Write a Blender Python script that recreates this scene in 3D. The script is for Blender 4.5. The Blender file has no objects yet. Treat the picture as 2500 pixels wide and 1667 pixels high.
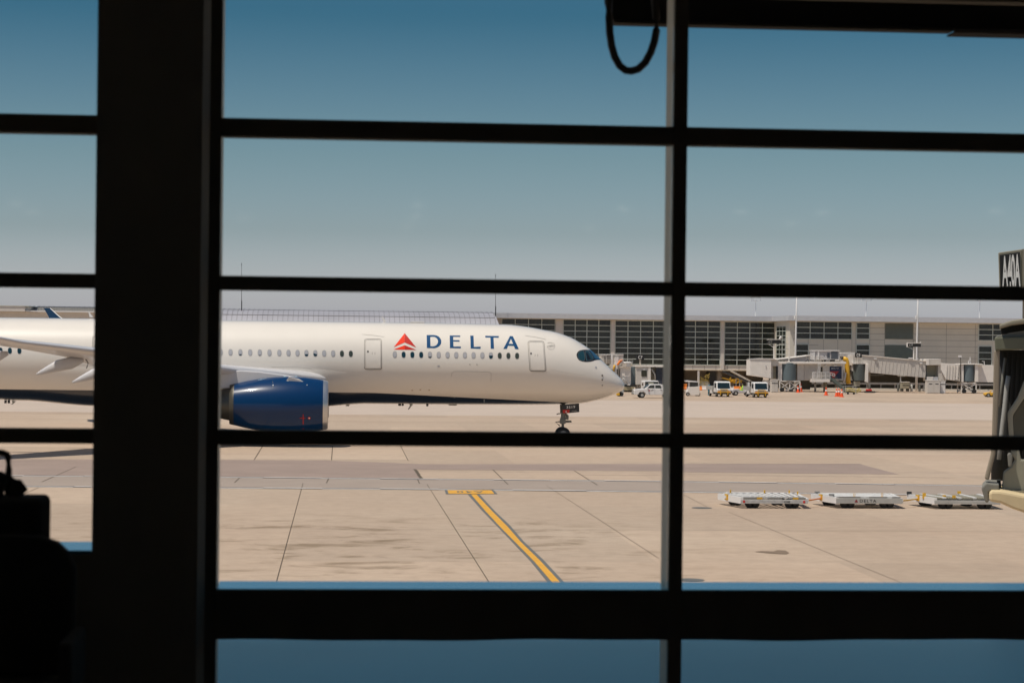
import bpy, bmesh, math, random
from mathutils import Vector, Matrix
random.seed(7)
R = math.radians
scene = bpy.context.scene

# ------------------------------------------------------------------ camera
H, F, YAW, ROLL = 7.4, 5208.0, 0.0826, 0.0115
cam_d = bpy.data.cameras.new("camera")
cam = bpy.data.objects.new("camera", cam_d)
scene.collection.objects.link(cam)
scene.camera = cam
cam_d.sensor_fit = 'HORIZONTAL'; cam_d.sensor_width = 36; cam_d.lens = 75
cam_d.clip_start = 0.1; cam_d.clip_end = 6000
cam.location = (0, 0, H)
cam.matrix_world = (Matrix.Translation((0, 0, H)) @ Matrix.Rotation(-YAW, 4, 'Z')
                    @ Matrix.Rotation(R(90), 4, 'X') @ Matrix.Rotation(ROLL, 4, 'Z'))
cam_d.dof.use_dof = True; cam_d.dof.focus_distance = 165; cam_d.dof.aperture_fstop = 6.3

# ------------------------------------------------------------------ sky and sun
SUN_EL, SUN_AZ = R(67), R(212)        # azimuth of the direction TO the sun, counter-clockwise from +x
sun_dir = Vector((math.cos(SUN_EL)*math.cos(SUN_AZ), math.cos(SUN_EL)*math.sin(SUN_AZ), math.sin(SUN_EL)))
w = bpy.data.worlds.new("World"); scene.world = w; w.use_nodes = True
nt = w.node_tree; nt.nodes.clear()
out = nt.nodes.new('ShaderNodeOutputWorld'); bg = nt.nodes.new('ShaderNodeBackground')
sky = nt.nodes.new('ShaderNodeTexSky'); sky.sky_type = 'NISHITA'; sky.sun_disc = False
sky.sun_elevation = SUN_EL; sky.sun_rotation = math.pi/2 - SUN_AZ
sky.air_density = 1.0; sky.dust_density = 1.2; sky.ozone_density = 1.5
mx = nt.nodes.new('ShaderNodeMix'); mx.data_type = 'RGBA'; mx.blend_type = 'MULTIPLY'; mx.clamp_result = False
mx.inputs[0].default_value = 1.0
tcw = nt.nodes.new('ShaderNodeTexCoord'); spw = nt.nodes.new('ShaderNodeSeparateXYZ'); nt.links.new(tcw.outputs['Generated'], spw.inputs[0])
rw = nt.nodes.new('ShaderNodeValToRGB'); cr_ = rw.color_ramp
SKY_STOPS = [(0.0, (.64, .665, .90)), (.017, (.60, .60, .765)), (.05, (.34, .375, .44)), (.085, (.250, .312, .340)), (.151, (.080, .186, .226)), (.25, (.14, .24, .28)), (.5, (.28, .32, .34))]
while len(cr_.elements) < len(SKY_STOPS): cr_.elements.new(.5)
for e_, (p_, c_) in zip(cr_.elements, SKY_STOPS): e_.position = p_; e_.color = (*c_, 1)
nt.links.new(spw.outputs['Z'], rw.inputs[0])
ml = nt.nodes.new('ShaderNodeVectorMath'); ml.operation = 'SCALE'; ml.inputs[3].default_value = 2.25; nt.links.new(rw.outputs[0], ml.inputs[0]); nt.links.new(ml.outputs[0], mx.inputs[7])
nt.links.new(sky.outputs[0], mx.inputs[6]); nt.links.new(mx.outputs[2], bg.inputs[0])
bg.inputs[1].default_value = 0.075
nt.links.new(bg.outputs[0], out.inputs[0])
sd = bpy.data.lights.new("sun", 'SUN'); sd.energy = 3.3; sd.angle = R(0.53); sd.color = (1.0, 0.92, 0.82)
so = bpy.data.objects.new("sun", sd); scene.collection.objects.link(so)
so.rotation_euler = sun_dir.to_track_quat('Z', 'Y').to_euler()
scene.view_settings.view_transform = 'Standard'; scene.view_settings.look = 'None'
scene.view_settings.exposure = 0.40; scene.view_settings.gamma = 1.0
scene.cycles.max_bounces = 8; scene.cycles.transparent_max_bounces = 12

# ------------------------------------------------------------------ pixel -> place
FWD = Vector((math.sin(YAW), math.cos(YAW), 0)); RGT = Vector((math.cos(YAW), -math.sin(YAW), 0)); UP = Vector((0, 0, 1))
CAM = Vector((0, 0, H))
def ray(px, py):
    u = (px-1250)/F; v = (833.5-py)/F
    c, s = math.cos(ROLL), math.sin(ROLL)
    return FWD + RGT*(u*c - v*s) + UP*(u*s + v*c)
def atY(px, py, y):
    d = ray(px, py); return CAM + d*(y/d.y)
def atZ(px, py, z=0.0):
    d = ray(px, py); return CAM + d*((z-H)/d.z)
CROP = dict(A=(0,650,3.484), B=(520,700,3.92), C=(880,740,5.0587), D=(1200,740,4.611), E=(1480,720,4.9), F=(1780,720,5.6),
            G=(2100,720,5.2275), H=(1640,1120,2.735), I=(0,1060,2.584), J=(500,1060,3.733), K=(1040,1140,3.92),
            L=(1440,0,2.219), M=(2360,580,2.178), N=(1480,860,13.07), O=(1660,890,9.8), P=(1980,850,11.76),
            Q=(2180,860,9.408), R=(0,730,6.03), S=(1390,820,8.253), T=(1960,1180,5.113), U=(1340,970,14.25), V=(1740,1180,6.533), X=(0,0,1.0))
def cp(k, x, y):
    a, b, s = CROP[k]; return (a + x/s, b + y/s)

# ------------------------------------------------------------------ materials
MATS = {}
def mat(name, col, rough=0.6, metal=0.0, var=0.08, scale=1.5, bump=0.0, coat=0.0, spec=0.5, emit=None, bscale=None):
    if name in MATS: return MATS[name]
    m = bpy.data.materials.new(name); m.use_nodes = True; n = m.node_tree; b = n.nodes['Principled BSDF']
    b.inputs['Roughness'].default_value = rough; b.inputs['Metallic'].default_value = metal
    b.inputs['Coat Weight'].default_value = coat; b.inputs['Coat Roughness'].default_value = 0.08
    b.inputs['Specular IOR Level'].default_value = spec
    tc = n.nodes.new('ShaderNodeTexCoord'); nz = n.nodes.new('ShaderNodeTexNoise')
    nz.inputs['Scale'].default_value = scale; nz.inputs['Detail'].default_value = 6; nz.inputs['Roughness'].default_value = 0.6
    n.links.new(tc.outputs['Object'], nz.inputs['Vector'])
    mr = n.nodes.new('ShaderNodeMapRange'); mr.inputs[1].default_value = 0.3; mr.inputs[2].default_value = 0.7
    mr.inputs[3].default_value = 1-var; mr.inputs[4].default_value = 1+var
    n.links.new(nz.outputs['Fac'], mr.inputs[0])
    mm = n.nodes.new('ShaderNodeMix'); mm.data_type = 'RGBA'; mm.blend_type = 'MULTIPLY'; mm.inputs[0].default_value = 1
    mm.inputs[6].default_value = (*col, 1); n.links.new(mr.outputs[0], mm.inputs[7]); n.links.new(mm.outputs[2], b.inputs['Base Color'])
    if bump:
        nb = n.nodes.new('ShaderNodeTexNoise'); nb.inputs['Scale'].default_value = bscale or scale*6; nb.inputs['Detail'].default_value = 4
        n.links.new(tc.outputs['Object'], nb.inputs['Vector'])
        bp = n.nodes.new('ShaderNodeBump'); bp.inputs['Strength'].default_value = bump; bp.inputs['Distance'].default_value = 0.02
        n.links.new(nb.outputs['Fac'], bp.inputs['Height']); n.links.new(bp.outputs['Normal'], b.inputs['Normal'])
    if emit:
        b.inputs['Emission Color'].default_value = (*col, 1); b.inputs['Emission Strength'].default_value = emit
    MATS[name] = m; return m
M = dict(
  black=mat('black_frame', (.22,.195,.155), .85, spec=.05), column=mat('black_column', (.34,.33,.28), .9, spec=.05),
  alu=mat('grey_aluminium', (.72,.66,.50), .55), bluesill=mat('polished_sill', (.42,.84,1.0), .2, metal=1.0, var=.03),
  blueledge=mat('polished_ledge', (.0,.125,.155), .18, spec=.5, var=.3, scale=.9, bump=.04, bscale=1.2),
  roomdark=mat('dark_room', (.66,.64,.60), .9, spec=.1), carpet=mat('carpet', (.36,.36,.36), .95, spec=.05),
  cloth=mat('black_fabric', (.12,.118,.105), .9, spec=.1), leather=mat('seat_leather', (.11,.108,.10), .85, spec=.05),
  cable=mat('cable_rubber', (.018,.016,.013), .6, spec=.3), beam=mat('bounce_lit_tan', (.05,.042,.032), .8, spec=.1),
  white=mat('white_paint', (.74,.72,.70), .4, coat=.2, var=.04), cream=mat('cream_paint', (.56,.50,.42), .6, var=.08),
  bwall=mat('panel_wall', (.68,.63,.54), .75, var=.05, scale=.4), fascia=mat('metal_fascia', (.56,.56,.58), .5, metal=.1, var=.05),
  soffit=mat('soffit', (.56,.47,.35), .7), pier=mat('pier_panel', (.64,.59,.54), .7, var=.05),
  conc=mat('concrete', (.45,.40,.34), .85, var=.15, bump=.2), darkwall=mat('recess_wall', (.16,.145,.11), .85, var=.15, scale=.5),
  bglass=mat('dark_glazing', (.020,.025,.018), .06, var=.7, scale=.35, spec=.6), bframe=mat('pale_frame', (.56,.60,.55), .5),
  louvre=mat('louvre_metal', (.30,.31,.25), .6), roofm=mat('roof_metal', (.44,.43,.46), .45, metal=.25, var=.10, scale=.12),
  seam=mat('roof_seam', (.20,.195,.20), .5), dark=mat('dark_metal', (.035,.035,.035), .5), tyre=mat('tyre_rubber', (.018,.018,.018), .85, bump=.1),
  steel=mat('steel', (.32,.31,.29), .4, metal=.7), galv=mat('galvanised', (.46,.45,.42), .55, metal=.2, var=.12),
  yellow=mat('yellow_paint', (.72,.40,.03), .5, var=.08), orange=mat('orange_plastic', (.80,.22,.03), .55), red=mat('red_paint', (.60,.03,.02), .5),
  cone=mat('cone_orange', (.85,.10,.02), .55), teal=mat('teal_cloth', (.01,.25,.33), .8), hivis=mat('hi_vis', (.45,.75,.05), .8),
  skin=mat('skin', (.45,.27,.19), .6), navy=mat('navy_trouser', (.03,.04,.07), .85),
  bridge=mat('bridge_panel', (.58,.54,.49), .6, var=.06), bridgew=mat('bridge_white', (.78,.73,.67), .6, var=.05),
  rot=mat('rotunda_curtain', (.115,.15,.165), .55, var=.10, scale=.6), acu=mat('unit_grey', (.50,.48,.48), .5),
  poster=mat('poster_navy', (.012,.022,.07), .4), posterred=mat('poster_red', (.45,.03,.03), .4), signblk=mat('sign_black', (.012,.012,.012), .5),
  signwht=mat('sign_white', (.82,.80,.76), .5), carglass=mat('car_glass', (.015,.028,.032), .08, spec=.7),
  dblue=mat('letter_blue', (.001,.062,.175), .5, coat=0, var=.02, spec=.2), dred=mat('logo_red', (.88,.045,.012), .5, coat=0, var=.02, spec=.2),
  dred2=mat('logo_dark_red', (.52,.026,.018), .5, coat=0, var=.02, spec=.2), line=mat('panel_line', (.22,.20,.17), .6), lined=mat('door_sill', (.10,.085,.07), .6),
  shade=mat('window_shade', (.42,.415,.43), .3, coat=.5), winrim=mat('window_rim', (.30,.29,.28), .5), wteal=mat('cabin_glass', (.006,.035,.05), .1, coat=.5),
  wolive=mat('cabin_glass_olive', (.05,.06,.045), .15, coat=.4), ckblk=mat('cockpit_mask', (.010,.011,.012), .25, coat=.5),
  ckglass=mat('cockpit_glass', (.012,.05,.065), .06, coat=.8), ckblue=mat('windshield_glass', (.01,.065,.12), .06, coat=.8), ckrim=mat('cockpit_rim', (.22,.22,.20), .4),
  nac=mat('nacelle_blue', (.0004,.028,.098), .30, coat=.5, var=.03, spec=.15), lip=mat('inlet_lip', (.62,.61,.60), .32, metal=.85, var=.03),
  nozzle=mat('nozzle_metal', (.10,.095,.08), .45, metal=.6, var=.2), wingw=mat('wing_grey_white', (.60,.59,.60), .3, coat=.3, var=.03),
  wlblue=mat('winglet_blue', (.001,.024,.065), .7, spec=.1), gear=mat('gear_metal', (.22,.21,.18), .45, metal=.3), gearblk=mat('gear_door_black', (.015,.016,.018), .35, coat=.3),
  fabric=mat('bellows_fabric', (.035,.035,.033), .85, bump=.3), bumper=mat('bumper_foam', (.62,.50,.30), .75, var=.12), fgrey=mat('shade_grey_fabric', (.20,.195,.17), .8),
  jcream=mat('bridge_cream', (.36,.33,.25), .6, var=.08), light=mat('lit_panel', (1.0,.93,.82), .5, emit=4.0),
)
def glass_mat():
    m = bpy.data.materials.new('window_glass'); m.use_nodes = True; n = m.node_tree; n.nodes.clear()
    o = n.nodes.new('ShaderNodeOutputMaterial'); mxs = n.nodes.new('ShaderNodeMixShader')
    t = n.nodes.new('ShaderNodeBsdfTransparent'); t.inputs[0].default_value = (.985, .985, .975, 1)
    g = n.nodes.new('ShaderNodeBsdfGlossy'); g.inputs['Roughness'].default_value = 0.03
    fr = n.nodes.new('ShaderNodeFresnel'); fr.inputs[0].default_value = 1.45
    n.links.new(fr.outputs[0], mxs.inputs[0]); n.links.new(t.outputs[0], mxs.inputs[1]); n.links.new(g.outputs[0], mxs.inputs[2])
    n.links.new(mxs.outputs[0], o.inputs[0]); return m
M['glass'] = glass_mat()

# ------------------------------------------------------------------ mesh builder
class MB:
    def __init__(s): s.v = []; s.f = []
    def quadsolid(s, P, Q):
        b = len(s.v); n = len(P); s.v += [Vector(p) for p in P] + [Vector(q) for q in Q]
        s.f.append(list(range(b, b+n))); s.f.append(list(range(b+2*n-1, b+n-1, -1)))
        for i in range(n):
            j = (i+1) % n; s.f.append([b+j, b+i, b+n+i, b+n+j])
        return s
    def box(s, x0, y0, z0, x1, y1, z1):
        return s.quadsolid([(x0,y0,z0),(x1,y0,z0),(x1,y0,z1),(x0,y0,z1)], [(x0,y1,z0),(x1,y1,z0),(x1,y1,z1),(x0,y1,z1)])
    def cbox(s, c, d):
        return s.box(c[0]-d[0]/2, c[1]-d[1]/2, c[2]-d[2]/2, c[0]+d[0]/2, c[1]+d[1]/2, c[2]+d[2]/2)
    def ext(s, P, off):
        off = Vector(off); return s.quadsolid([Vector(p) for p in P], [Vector(p)+off for p in P])
    def tube(s, path, r, n=8, ry=None):
        path = [Vector(p) for p in path]; rs = r if isinstance(r, (list, tuple)) else [r]*len(path)
        b = len(s.v); ring = []
        for i, p in enumerate(path):
            d = (path[min(i+1, len(path)-1)] - path[max(i-1, 0)]).normalized()
            a = d.cross(Vector((0,0,1)));  a = a.normalized() if a.length > .05 else Vector((1,0,0))
            c = a.cross(d).normalized()
            for k in range(n):
                t = 2*math.pi*(k+.5)/n
                s.v.append(p + a*math.cos(t)*rs[i]*(ry or 1) + c*math.sin(t)*rs[i])
        for i in range(len(path)-1):
            for k in range(n):
                k2 = (k+1) % n; s.f.append([b+i*n+k, b+i*n+k2, b+(i+1)*n+k2, b+(i+1)*n+k])
        s.f.append([b+k for k in range(n)][::-1]); s.f.append([b+(len(path)-1)*n+k for k in range(n)])
        return s
    def bar(s, a, b, w=.05): return s.tube([a, b], w*.7, 4)
    def revolve(s, c, axis, prof, n=32, a0=0, a1=2*math.pi):      # prof: (t, r) along axis
        axis = Vector(axis).normalized(); c = Vector(c)
        u = axis.cross(Vector((0,0,1))); u = u.normalized() if u.length > .05 else Vector((1,0,0)); w_ = axis.cross(u)
        b = len(s.v); full = abs(a1-a0-2*math.pi) < 1e-6; m = n if full else n+1
        for t, r in prof:
            for k in range(m):
                a = a0+(a1-a0)*k/n; s.v.append(c+axis*t+u*math.cos(a)*r+w_*math.sin(a)*r)
        for i in range(len(prof)-1):
            for k in range(n):
                k2 = (k+1) % m; s.f.append([b+i*m+k, b+i*m+k2, b+(i+1)*m+k2, b+(i+1)*m+k])
        return s
    def grid(s, rows, closed=False):
        b = len(s.v); n = len(rows[0])
        for r in rows: s.v += [Vector(p) for p in r]
        for i in range(len(rows)-1):
            for k in range(n if closed else n-1):
                k2 = (k+1) % n; s.f.append([b+i*n+k, b+i*n+k2, b+(i+1)*n+k2, b+(i+1)*n+k])
        return s
    def build(s, name, m, parent=None, bevel=0.0, smooth=False, loc=None, seg=2):
        o0 = wloc(parent) if parent else (Vector(loc) if loc else Vector((0,0,0)))
        me = bpy.data.meshes.new(name); me.from_pydata([tuple(v-o0) for v in s.v], [], s.f); me.validate()
        bm = bmesh.new(); bm.from_mesh(me); bmesh.ops.recalc_face_normals(bm, faces=bm.faces)
        bm.to_mesh(me); bm.free()
        me.materials.append(m)
        if smooth:
            for p in me.polygons: p.use_smooth = True
        o = bpy.data.objects.new(name, me); scene.collection.objects.link(o)
        if parent: o.parent = parent
        else: o.location = o0
        if bevel:
            md = o.modifiers.new('bevel', 'BEVEL'); md.width = bevel; md.segments = seg; md.limit_method = 'ANGLE'
        return o
def wloc(o):
    v = Vector((0,0,0))
    while o: v += o.location; o = o.parent
    return v
def tag(o, label=None, cat=None, group=None, kind=None):
    if label: o['label'] = label
    if cat: o['category'] = cat
    if group: o['group'] = group
    if kind: o['kind'] = kind
    return o
def thing(name, label, cat, loc=(0,0,0), group=None):
    o = bpy.data.objects.new(name, None); scene.collection.objects.link(o); o.location = loc; o.empty_display_size = .2
    return tag(o, label, cat, group)
def copy_tree(o, parent=None):
    c = o.copy(); scene.collection.objects.link(c)
    if parent: c.parent = parent
    for ch in [q for q in bpy.data.objects if q.parent == o]: copy_tree(ch, c)
    return c
def slab(k, pts, y, th, name, m, parent, bevel=0.0):
    return MB().ext([atY(*cp(k, *p), y) for p in pts], (0, th, 0)).build(name, m, parent, bevel)
def rect(k, x0, y0, x1, y1): return [(x0,y0),(x1,y0),(x1,y1),(x0,y1)]
def px_tube(k, pts, y, r, name, m, parent, n=8):
    return MB().tube([atY(*cp(k, *p), y) for p in pts], r, n).build(name, m, parent, smooth=True)
_font_cache = {}
def text_mesh(txt, bold=0.0, space=1.0):
    cu = bpy.data.curves.new('lettering', 'FONT'); cu.body = txt; cu.offset = bold; cu.space_character = space; cu.resolution_u = 4
    ob = bpy.data.objects.new('lettering', cu); scene.collection.objects.link(ob)
    dg = bpy.context.evaluated_depsgraph_get(); me = bpy.data.meshes.new_from_object(ob.evaluated_get(dg))
    bpy.data.objects.remove(ob); return me
def text_quad(txt, quad, m, parent, name='lettering', bold=0.01, space=1.0):
    """quad = bottom-left, bottom-right, top-right, top-left in world space"""
    me = text_mesh(txt, bold, space); vs = me.vertices
    x0 = min(v.co.x for v in vs); x1 = max(v.co.x for v in vs); y0 = min(v.co.y for v in vs); y1 = max(v.co.y for v in vs)
    bl, br, tr, tl = [Vector(q) for q in quad]; o0 = wloc(parent) if parent else Vector((0,0,0))
    for v in vs:
        a = (v.co.x-x0)/(x1-x0); b = (v.co.y-y0)/(y1-y0)
        v.co = (bl*(1-a)+br*a)*(1-b) + (tl*(1-a)+tr*a)*b - o0
    me.materials.clear(); me.materials.append(m)
    o = bpy.data.objects.new(name, me); scene.collection.objects.link(o); o.parent = parent
    return o
def pquad(k, x0, y0, x1, y1, y):      # image rect -> quad at depth y (bl, br, tr, tl)
    return [atY(*cp(k, *p), y) for p in ((x0,y1),(x1,y1),(x1,y0),(x0,y0))]

# ================================================================== GROUND
def ground_material():
    m = bpy.data.materials.new('apron_concrete'); m.use_nodes = True; n = m.node_tree; L = n.links; b = n.nodes['Principled BSDF']
    b.inputs['Roughness'].default_value = .85; b.inputs['Specular IOR Level'].default_value = .25
    g = n.nodes.new('ShaderNodeNewGeometry'); sep = n.nodes.new('ShaderNodeSeparateXYZ'); L.new(g.outputs['Position'], sep.inputs[0])
    def noise(scale, det=5, rough=.55, dist=0, vec=None):
        q = n.nodes.new('ShaderNodeTexNoise'); q.inputs['Scale'].default_value = scale; q.inputs['Detail'].default_value = det
        q.inputs['Roughness'].default_value = rough; q.inputs['Distortion'].default_value = dist
        L.new(vec or g.outputs['Position'], q.inputs['Vector']); return q.outputs['Fac']
    def rng(s, a, c, d, e, smooth=False):
        q = n.nodes.new('ShaderNodeMapRange'); q.inputs[1].default_value = a; q.inputs[2].default_value = c
        q.inputs[3].default_value = d; q.inputs[4].default_value = e; q.interpolation_type = 'SMOOTHSTEP' if smooth else 'LINEAR'
        L.new(s, q.inputs[0]); return q.outputs[0]
    def mth(op, a, c):
        q = n.nodes.new('ShaderNodeMath'); q.operation = op
        for i, s in enumerate((a, c)):
            if isinstance(s, (int, float)): q.inputs[i].default_value = s
            else: L.new(s, q.inputs[i])
        return q.outputs[0]
    def mix(fac, a, c, mode='MIX'):
        q = n.nodes.new('ShaderNodeMix'); q.data_type = 'RGBA'; q.blend_type = mode
        if isinstance(fac, (int, float)): q.inputs[0].default_value = fac
        else: L.new(fac, q.inputs[0])
        for i, s in ((6, a), (7, c)):
            if isinstance(s, tuple): q.inputs[i].default_value = (*s, 1)
            else: L.new(s, q.inputs[i])
        return q.outputs[2]
    # slab to slab tone differences
    br = n.nodes.new('ShaderNodeTexBrick'); br.offset = 0; br.squash = 1
    br.inputs['Color1'].default_value = (.93,.93,.925,1); br.inputs['Color2'].default_value = (1.07,1.055,1.04,1); br.inputs['Mortar'].default_value = (1,1,1,1)
    br.inputs['Scale'].default_value = 1; br.inputs['Mortar Size'].default_value = 0; br.inputs['Brick Width'].default_value = SLABX; br.inputs['Row Height'].default_value = 12.2
    mb_ = n.nodes.new('ShaderNodeMapping'); mb_.inputs['Location'].default_value = (-SLAB0, -SLABY, 0); L.new(g.outputs['Position'], mb_.inputs['Vector']); L.new(mb_.outputs[0], br.inputs['Vector'])
    base = mix(rng(noise(.035, 5, .6), .35, .65, 0, 1), (.398,.302,.226), (.452,.358,.274))
    base = mix(1.0, base, br.outputs['Color'], 'MULTIPLY')
    fine = rng(noise(1.3, 8, .7), .3, .7, .90, 1.10); base = mix(1.0, base, fine, 'MULTIPLY')
    # spills and rubber where aircraft stand (near zone) with ragged shapes
    zone = mth('MULTIPLY', rng(sep.outputs['Y'], 52, 66, .35, 1, True), rng(sep.outputs['Y'], 84, 93, 1, 0, True))
    zx = rng(sep.outputs['X'], 6, 16, 1, .12, True); zone = mth('MULTIPLY', zone, zx)
    ms = n.nodes.new('ShaderNodeMapping'); ms.inputs['Scale'].default_value = (.30, .55, 1); L.new(g.outputs['Position'], ms.inputs['Vector'])
    sp = mth('MULTIPLY', rng(noise(1.0, 9, .68, .5, ms.outputs[0]), .50, .66, 0, 1, True), zone)
    spk = mth('MULTIPLY', rng(noise(2.6, 5, .6, .3), .66, .72, 0, 1, True), mth('MULTIPLY', zone, rng(noise(.2, 3), .42, .55, 0, 1, True)))
    sp2 = mth('MULTIPLY', rng(noise(.9, 6, .6, .4), .62, .72, 0, 1, True), rng(noise(.11, 3), .45, .6, 0, 1, True))
    base = mix(mth('MULTIPLY', sp, .72), base, (.165,.115,.065)); base = mix(mth('MULTIPLY', spk, .55), base, (.11,.075,.045))
    base = mix(mth('MULTIPLY', sp2, .30), base, (.17,.13,.10))
    # tyre streaks running along the taxiway
    mp = n.nodes.new('ShaderNodeMapping'); mp.inputs['Scale'].default_value = (.012, .55, 1); L.new(g.outputs['Position'], mp.inputs['Vector'])
    st = rng(noise(1, 4, .6, 0, mp.outputs[0]), .5, .75, 0, 1, True)
    stz = mth('MULTIPLY', rng(sep.outputs['Y'], 108, 120, 0, 1, True), rng(sep.outputs['Y'], 210, 240, 1, .25, True))
    base = mix(mth('MULTIPLY', mth('MULTIPLY', st, stz), .28), base, (.22,.165,.145))
    L.new(base, b.inputs['Base Color'])
    bp = n.nodes.new('ShaderNodeBump'); bp.inputs['Strength'].default_value = .15; bp.inputs['Distance'].default_value = .01
    L.new(noise(9, 3), bp.inputs['Height']); L.new(bp.outputs[0], b.inputs['Normal'])
    return m
_a = atZ(*cp('J', 895, 445)); _c = atZ(*cp('K', 1150, 175)); SLAB0 = _a.x; SLABX = (_c.x-_a.x)/2; SLABY = atZ(*cp('J', 1100, 861)).y
GM = ground_material()
g = MB(); g.v = [Vector(p) for p in ((-3000,-200,0),(3000,-200,0),(3000,4000,0),(-3000,4000,0))]; g.f = [[0,1,2,3]]
tag(g.build('ground', GM), kind='structure')
def sheet(name, polys, m, z, label=None):
    b = MB()
    for P in polys:
        i = len(b.v); b.v += [Vector((p[0], p[1], z)) for p in P]; b.f.append(list(range(i, i+len(P))))
    o = b.build(name, m); tag(o, label, kind='structure'); return o
def gp(k, x, y): v = atZ(*cp(k, x, y)); return (v.x, v.y)
def gx(px, py): v = atZ(px, py); return (v.x, v.y)
lane_dark = mat('old_concrete', (.285,.215,.178), .85, var=.10, scale=.3, bump=.1)
lane_pale = mat('pale_concrete', (.475,.385,.315), .85, var=.05, scale=.2, bump=.1)
# paler taxi lanes behind the aircraft
yb = [gx(1700, y)[1] for y in (1019, 979)]
sheet('taxi_lane_far', [[(-400, yb[0]), (500, yb[0]), (500, yb[1]), (-400, yb[1])]], lane_pale, .004)
P1 = [gp('J', 0, 233), gp('J', 1080, 238), gp('K', 0, -28), gx(2100, 1132), gp('H', 1270, 38), gp('H', 1515, 103), gp('H', 60, 88), gp('K', 2240, 38), gp('K', 0, 25), gp('J', 1930, 320), gp('J', 1975, 402), gp('J', 140, 390), gx(-1200, 1158), gx(-1200, 1116)]
sheet('concrete_strip', [P1], lane_dark, .008)
sl = mat('service_road', (.315,.255,.21), .85, var=.06, scale=.3, bump=.1)
d1 = [gp('J', 0, 390), gp('J', 2130, 410), gp('K', 2240, 136), gp('H', 1880, 176), gp('H', 2352, 186)]
d2 = [gp('J', 0, 487), gp('J', 2130, 502), gp('K', 2240, 236), gp('H', 1700, 240), gp('H', 2352, 252)]
sheet('service_road', [[(-120, d1[0][1]+2)] + d1 + [(120, d1[-1][1]-5), (120, d2[-1][1]-3)] + d2[::-1] + [(-120, d2[0][1]+2)]], sl, .004)
# joints
jm = mat('joint_sealant', (.10,.075,.05), .9)
J = []
def jline(a, b, w=.05):
    a = Vector((*a, 0)); b = Vector((*b, 0)); d = (b-a).normalized(); nn = Vector((-d.y, d.x, 0))*w/2
    J.append([(p.x, p.y) for p in (a-nn, b-nn, b+nn, a+nn)])
for a, b in (((('J'), 895, 445), ('J', 650, 1355)), (('J', 2025, 455), ('K', 605, 1105)), (('K', 1150, 175), ('K', 2230, 875)), (('H', 380, 355), ('H', 1590, 850)),
             (('J', 530, 103), ('J', 450, 232)), (('J', 1165, 103), ('J', 1155, 235)), (('J', 1783, 103), ('J', 1853, 238)), (('J', 318, 395), ('J', 272, 440)), (('J', 1130, 403), ('J', 1108, 445)),
             (('J', 1937, 405), ('J', 1957, 450)), (('K', 640, 25), ('K', 785, 167)), (('K', 1420, 35), ('K', 1640, 172)), (('I', 480, 205), ('I', 265, 300)), (('I', 245, 335), ('I', 110, 395)), (('H', 80, 240), ('H', 235, 320))):
    pa, pb = gp(*a), gp(*b); x = (pa[0]+pb[0])/2; jline(pa, pb, .055 if pa[1] >= 112 else (.030 if x < 9.5 and pb[0] < 8 else .017))
jy = gp('J', 1100, 861)[1]
jline((-60, jy), (60, jy), .035)
for py in (1290+160,): pass
for k, x0, y0, x1, y1 in (('J', 0, 233, 1900, 240), ('H', 100, 30, 1270, 38), ('K', 1500, 76, 2240, 80), ('H', 80, 102, 1900, 128), ('X', 1400, 1051, 1600, 1053), ('X', 1050, 1049, 1150, 1050)):
    jline(gp(k, x0, y0), gp(k, x1, y1), .07)
for py, w in ((1036, .12), (988, .14), (1024, .1), (973, .16)):
    yy = gx(1700, py)[1]; jline((-160, yy), (160, yy), w)
sheet('apron_joints', J, jm, .012)
# ragged patch edge
rag = []
pts = [gp('J', 1918, 320), gp('J', 1935, 345), gp('J', 1950, 368), gp('J', 1975, 404)]
for a, b in zip(pts, pts[1:]): rag.append([(a[0]-.12, a[1]), (a[0]+.06, a[1]), (b[0]+.10, b[1]), (b[0]-.08, b[1])])
sheet('patch_edge', rag, jm, .016)
# zipper lane lines (white and grey dashes)
W, Gd = [], []
def zipper(px):
    for i in range(len(px)-1):
        a, b = Vector((*px[i], 0)), Vector((*px[i+1], 0)); L_ = (b-a).length; n_ = max(1, round(L_/3.2)); d = (b-a)/n_; nn = Vector((-d.y, d.x, 0)).normalized()*.34
        for q in range(n_):
            s_, e = a+d*q, a+d*(q+1)
            up, lo = [(p.x, p.y) for p in (s_, e, e+nn, s_+nn)], [(p.x, p.y) for p in (s_-nn, e-nn, e, s_)]
            if q % 2: W.append(up); Gd.append(lo)
            else: W.append(lo); Gd.append(up)
zipper([(-80, d1[0][1]+1)] + d1 + [(95, d1[-1][1]-3)]); zipper([(-80, d2[0][1]+1)] + d2 + [(90, d2[-1][1]-2)])
sheet('white_lane_markings', W, mat('white_marking', (.62,.58,.54), .7, var=.15), .016)
sheet('grey_lane_markings', Gd, mat('grey_marking', (.075,.078,.085), .7, var=.15), .016)
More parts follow.
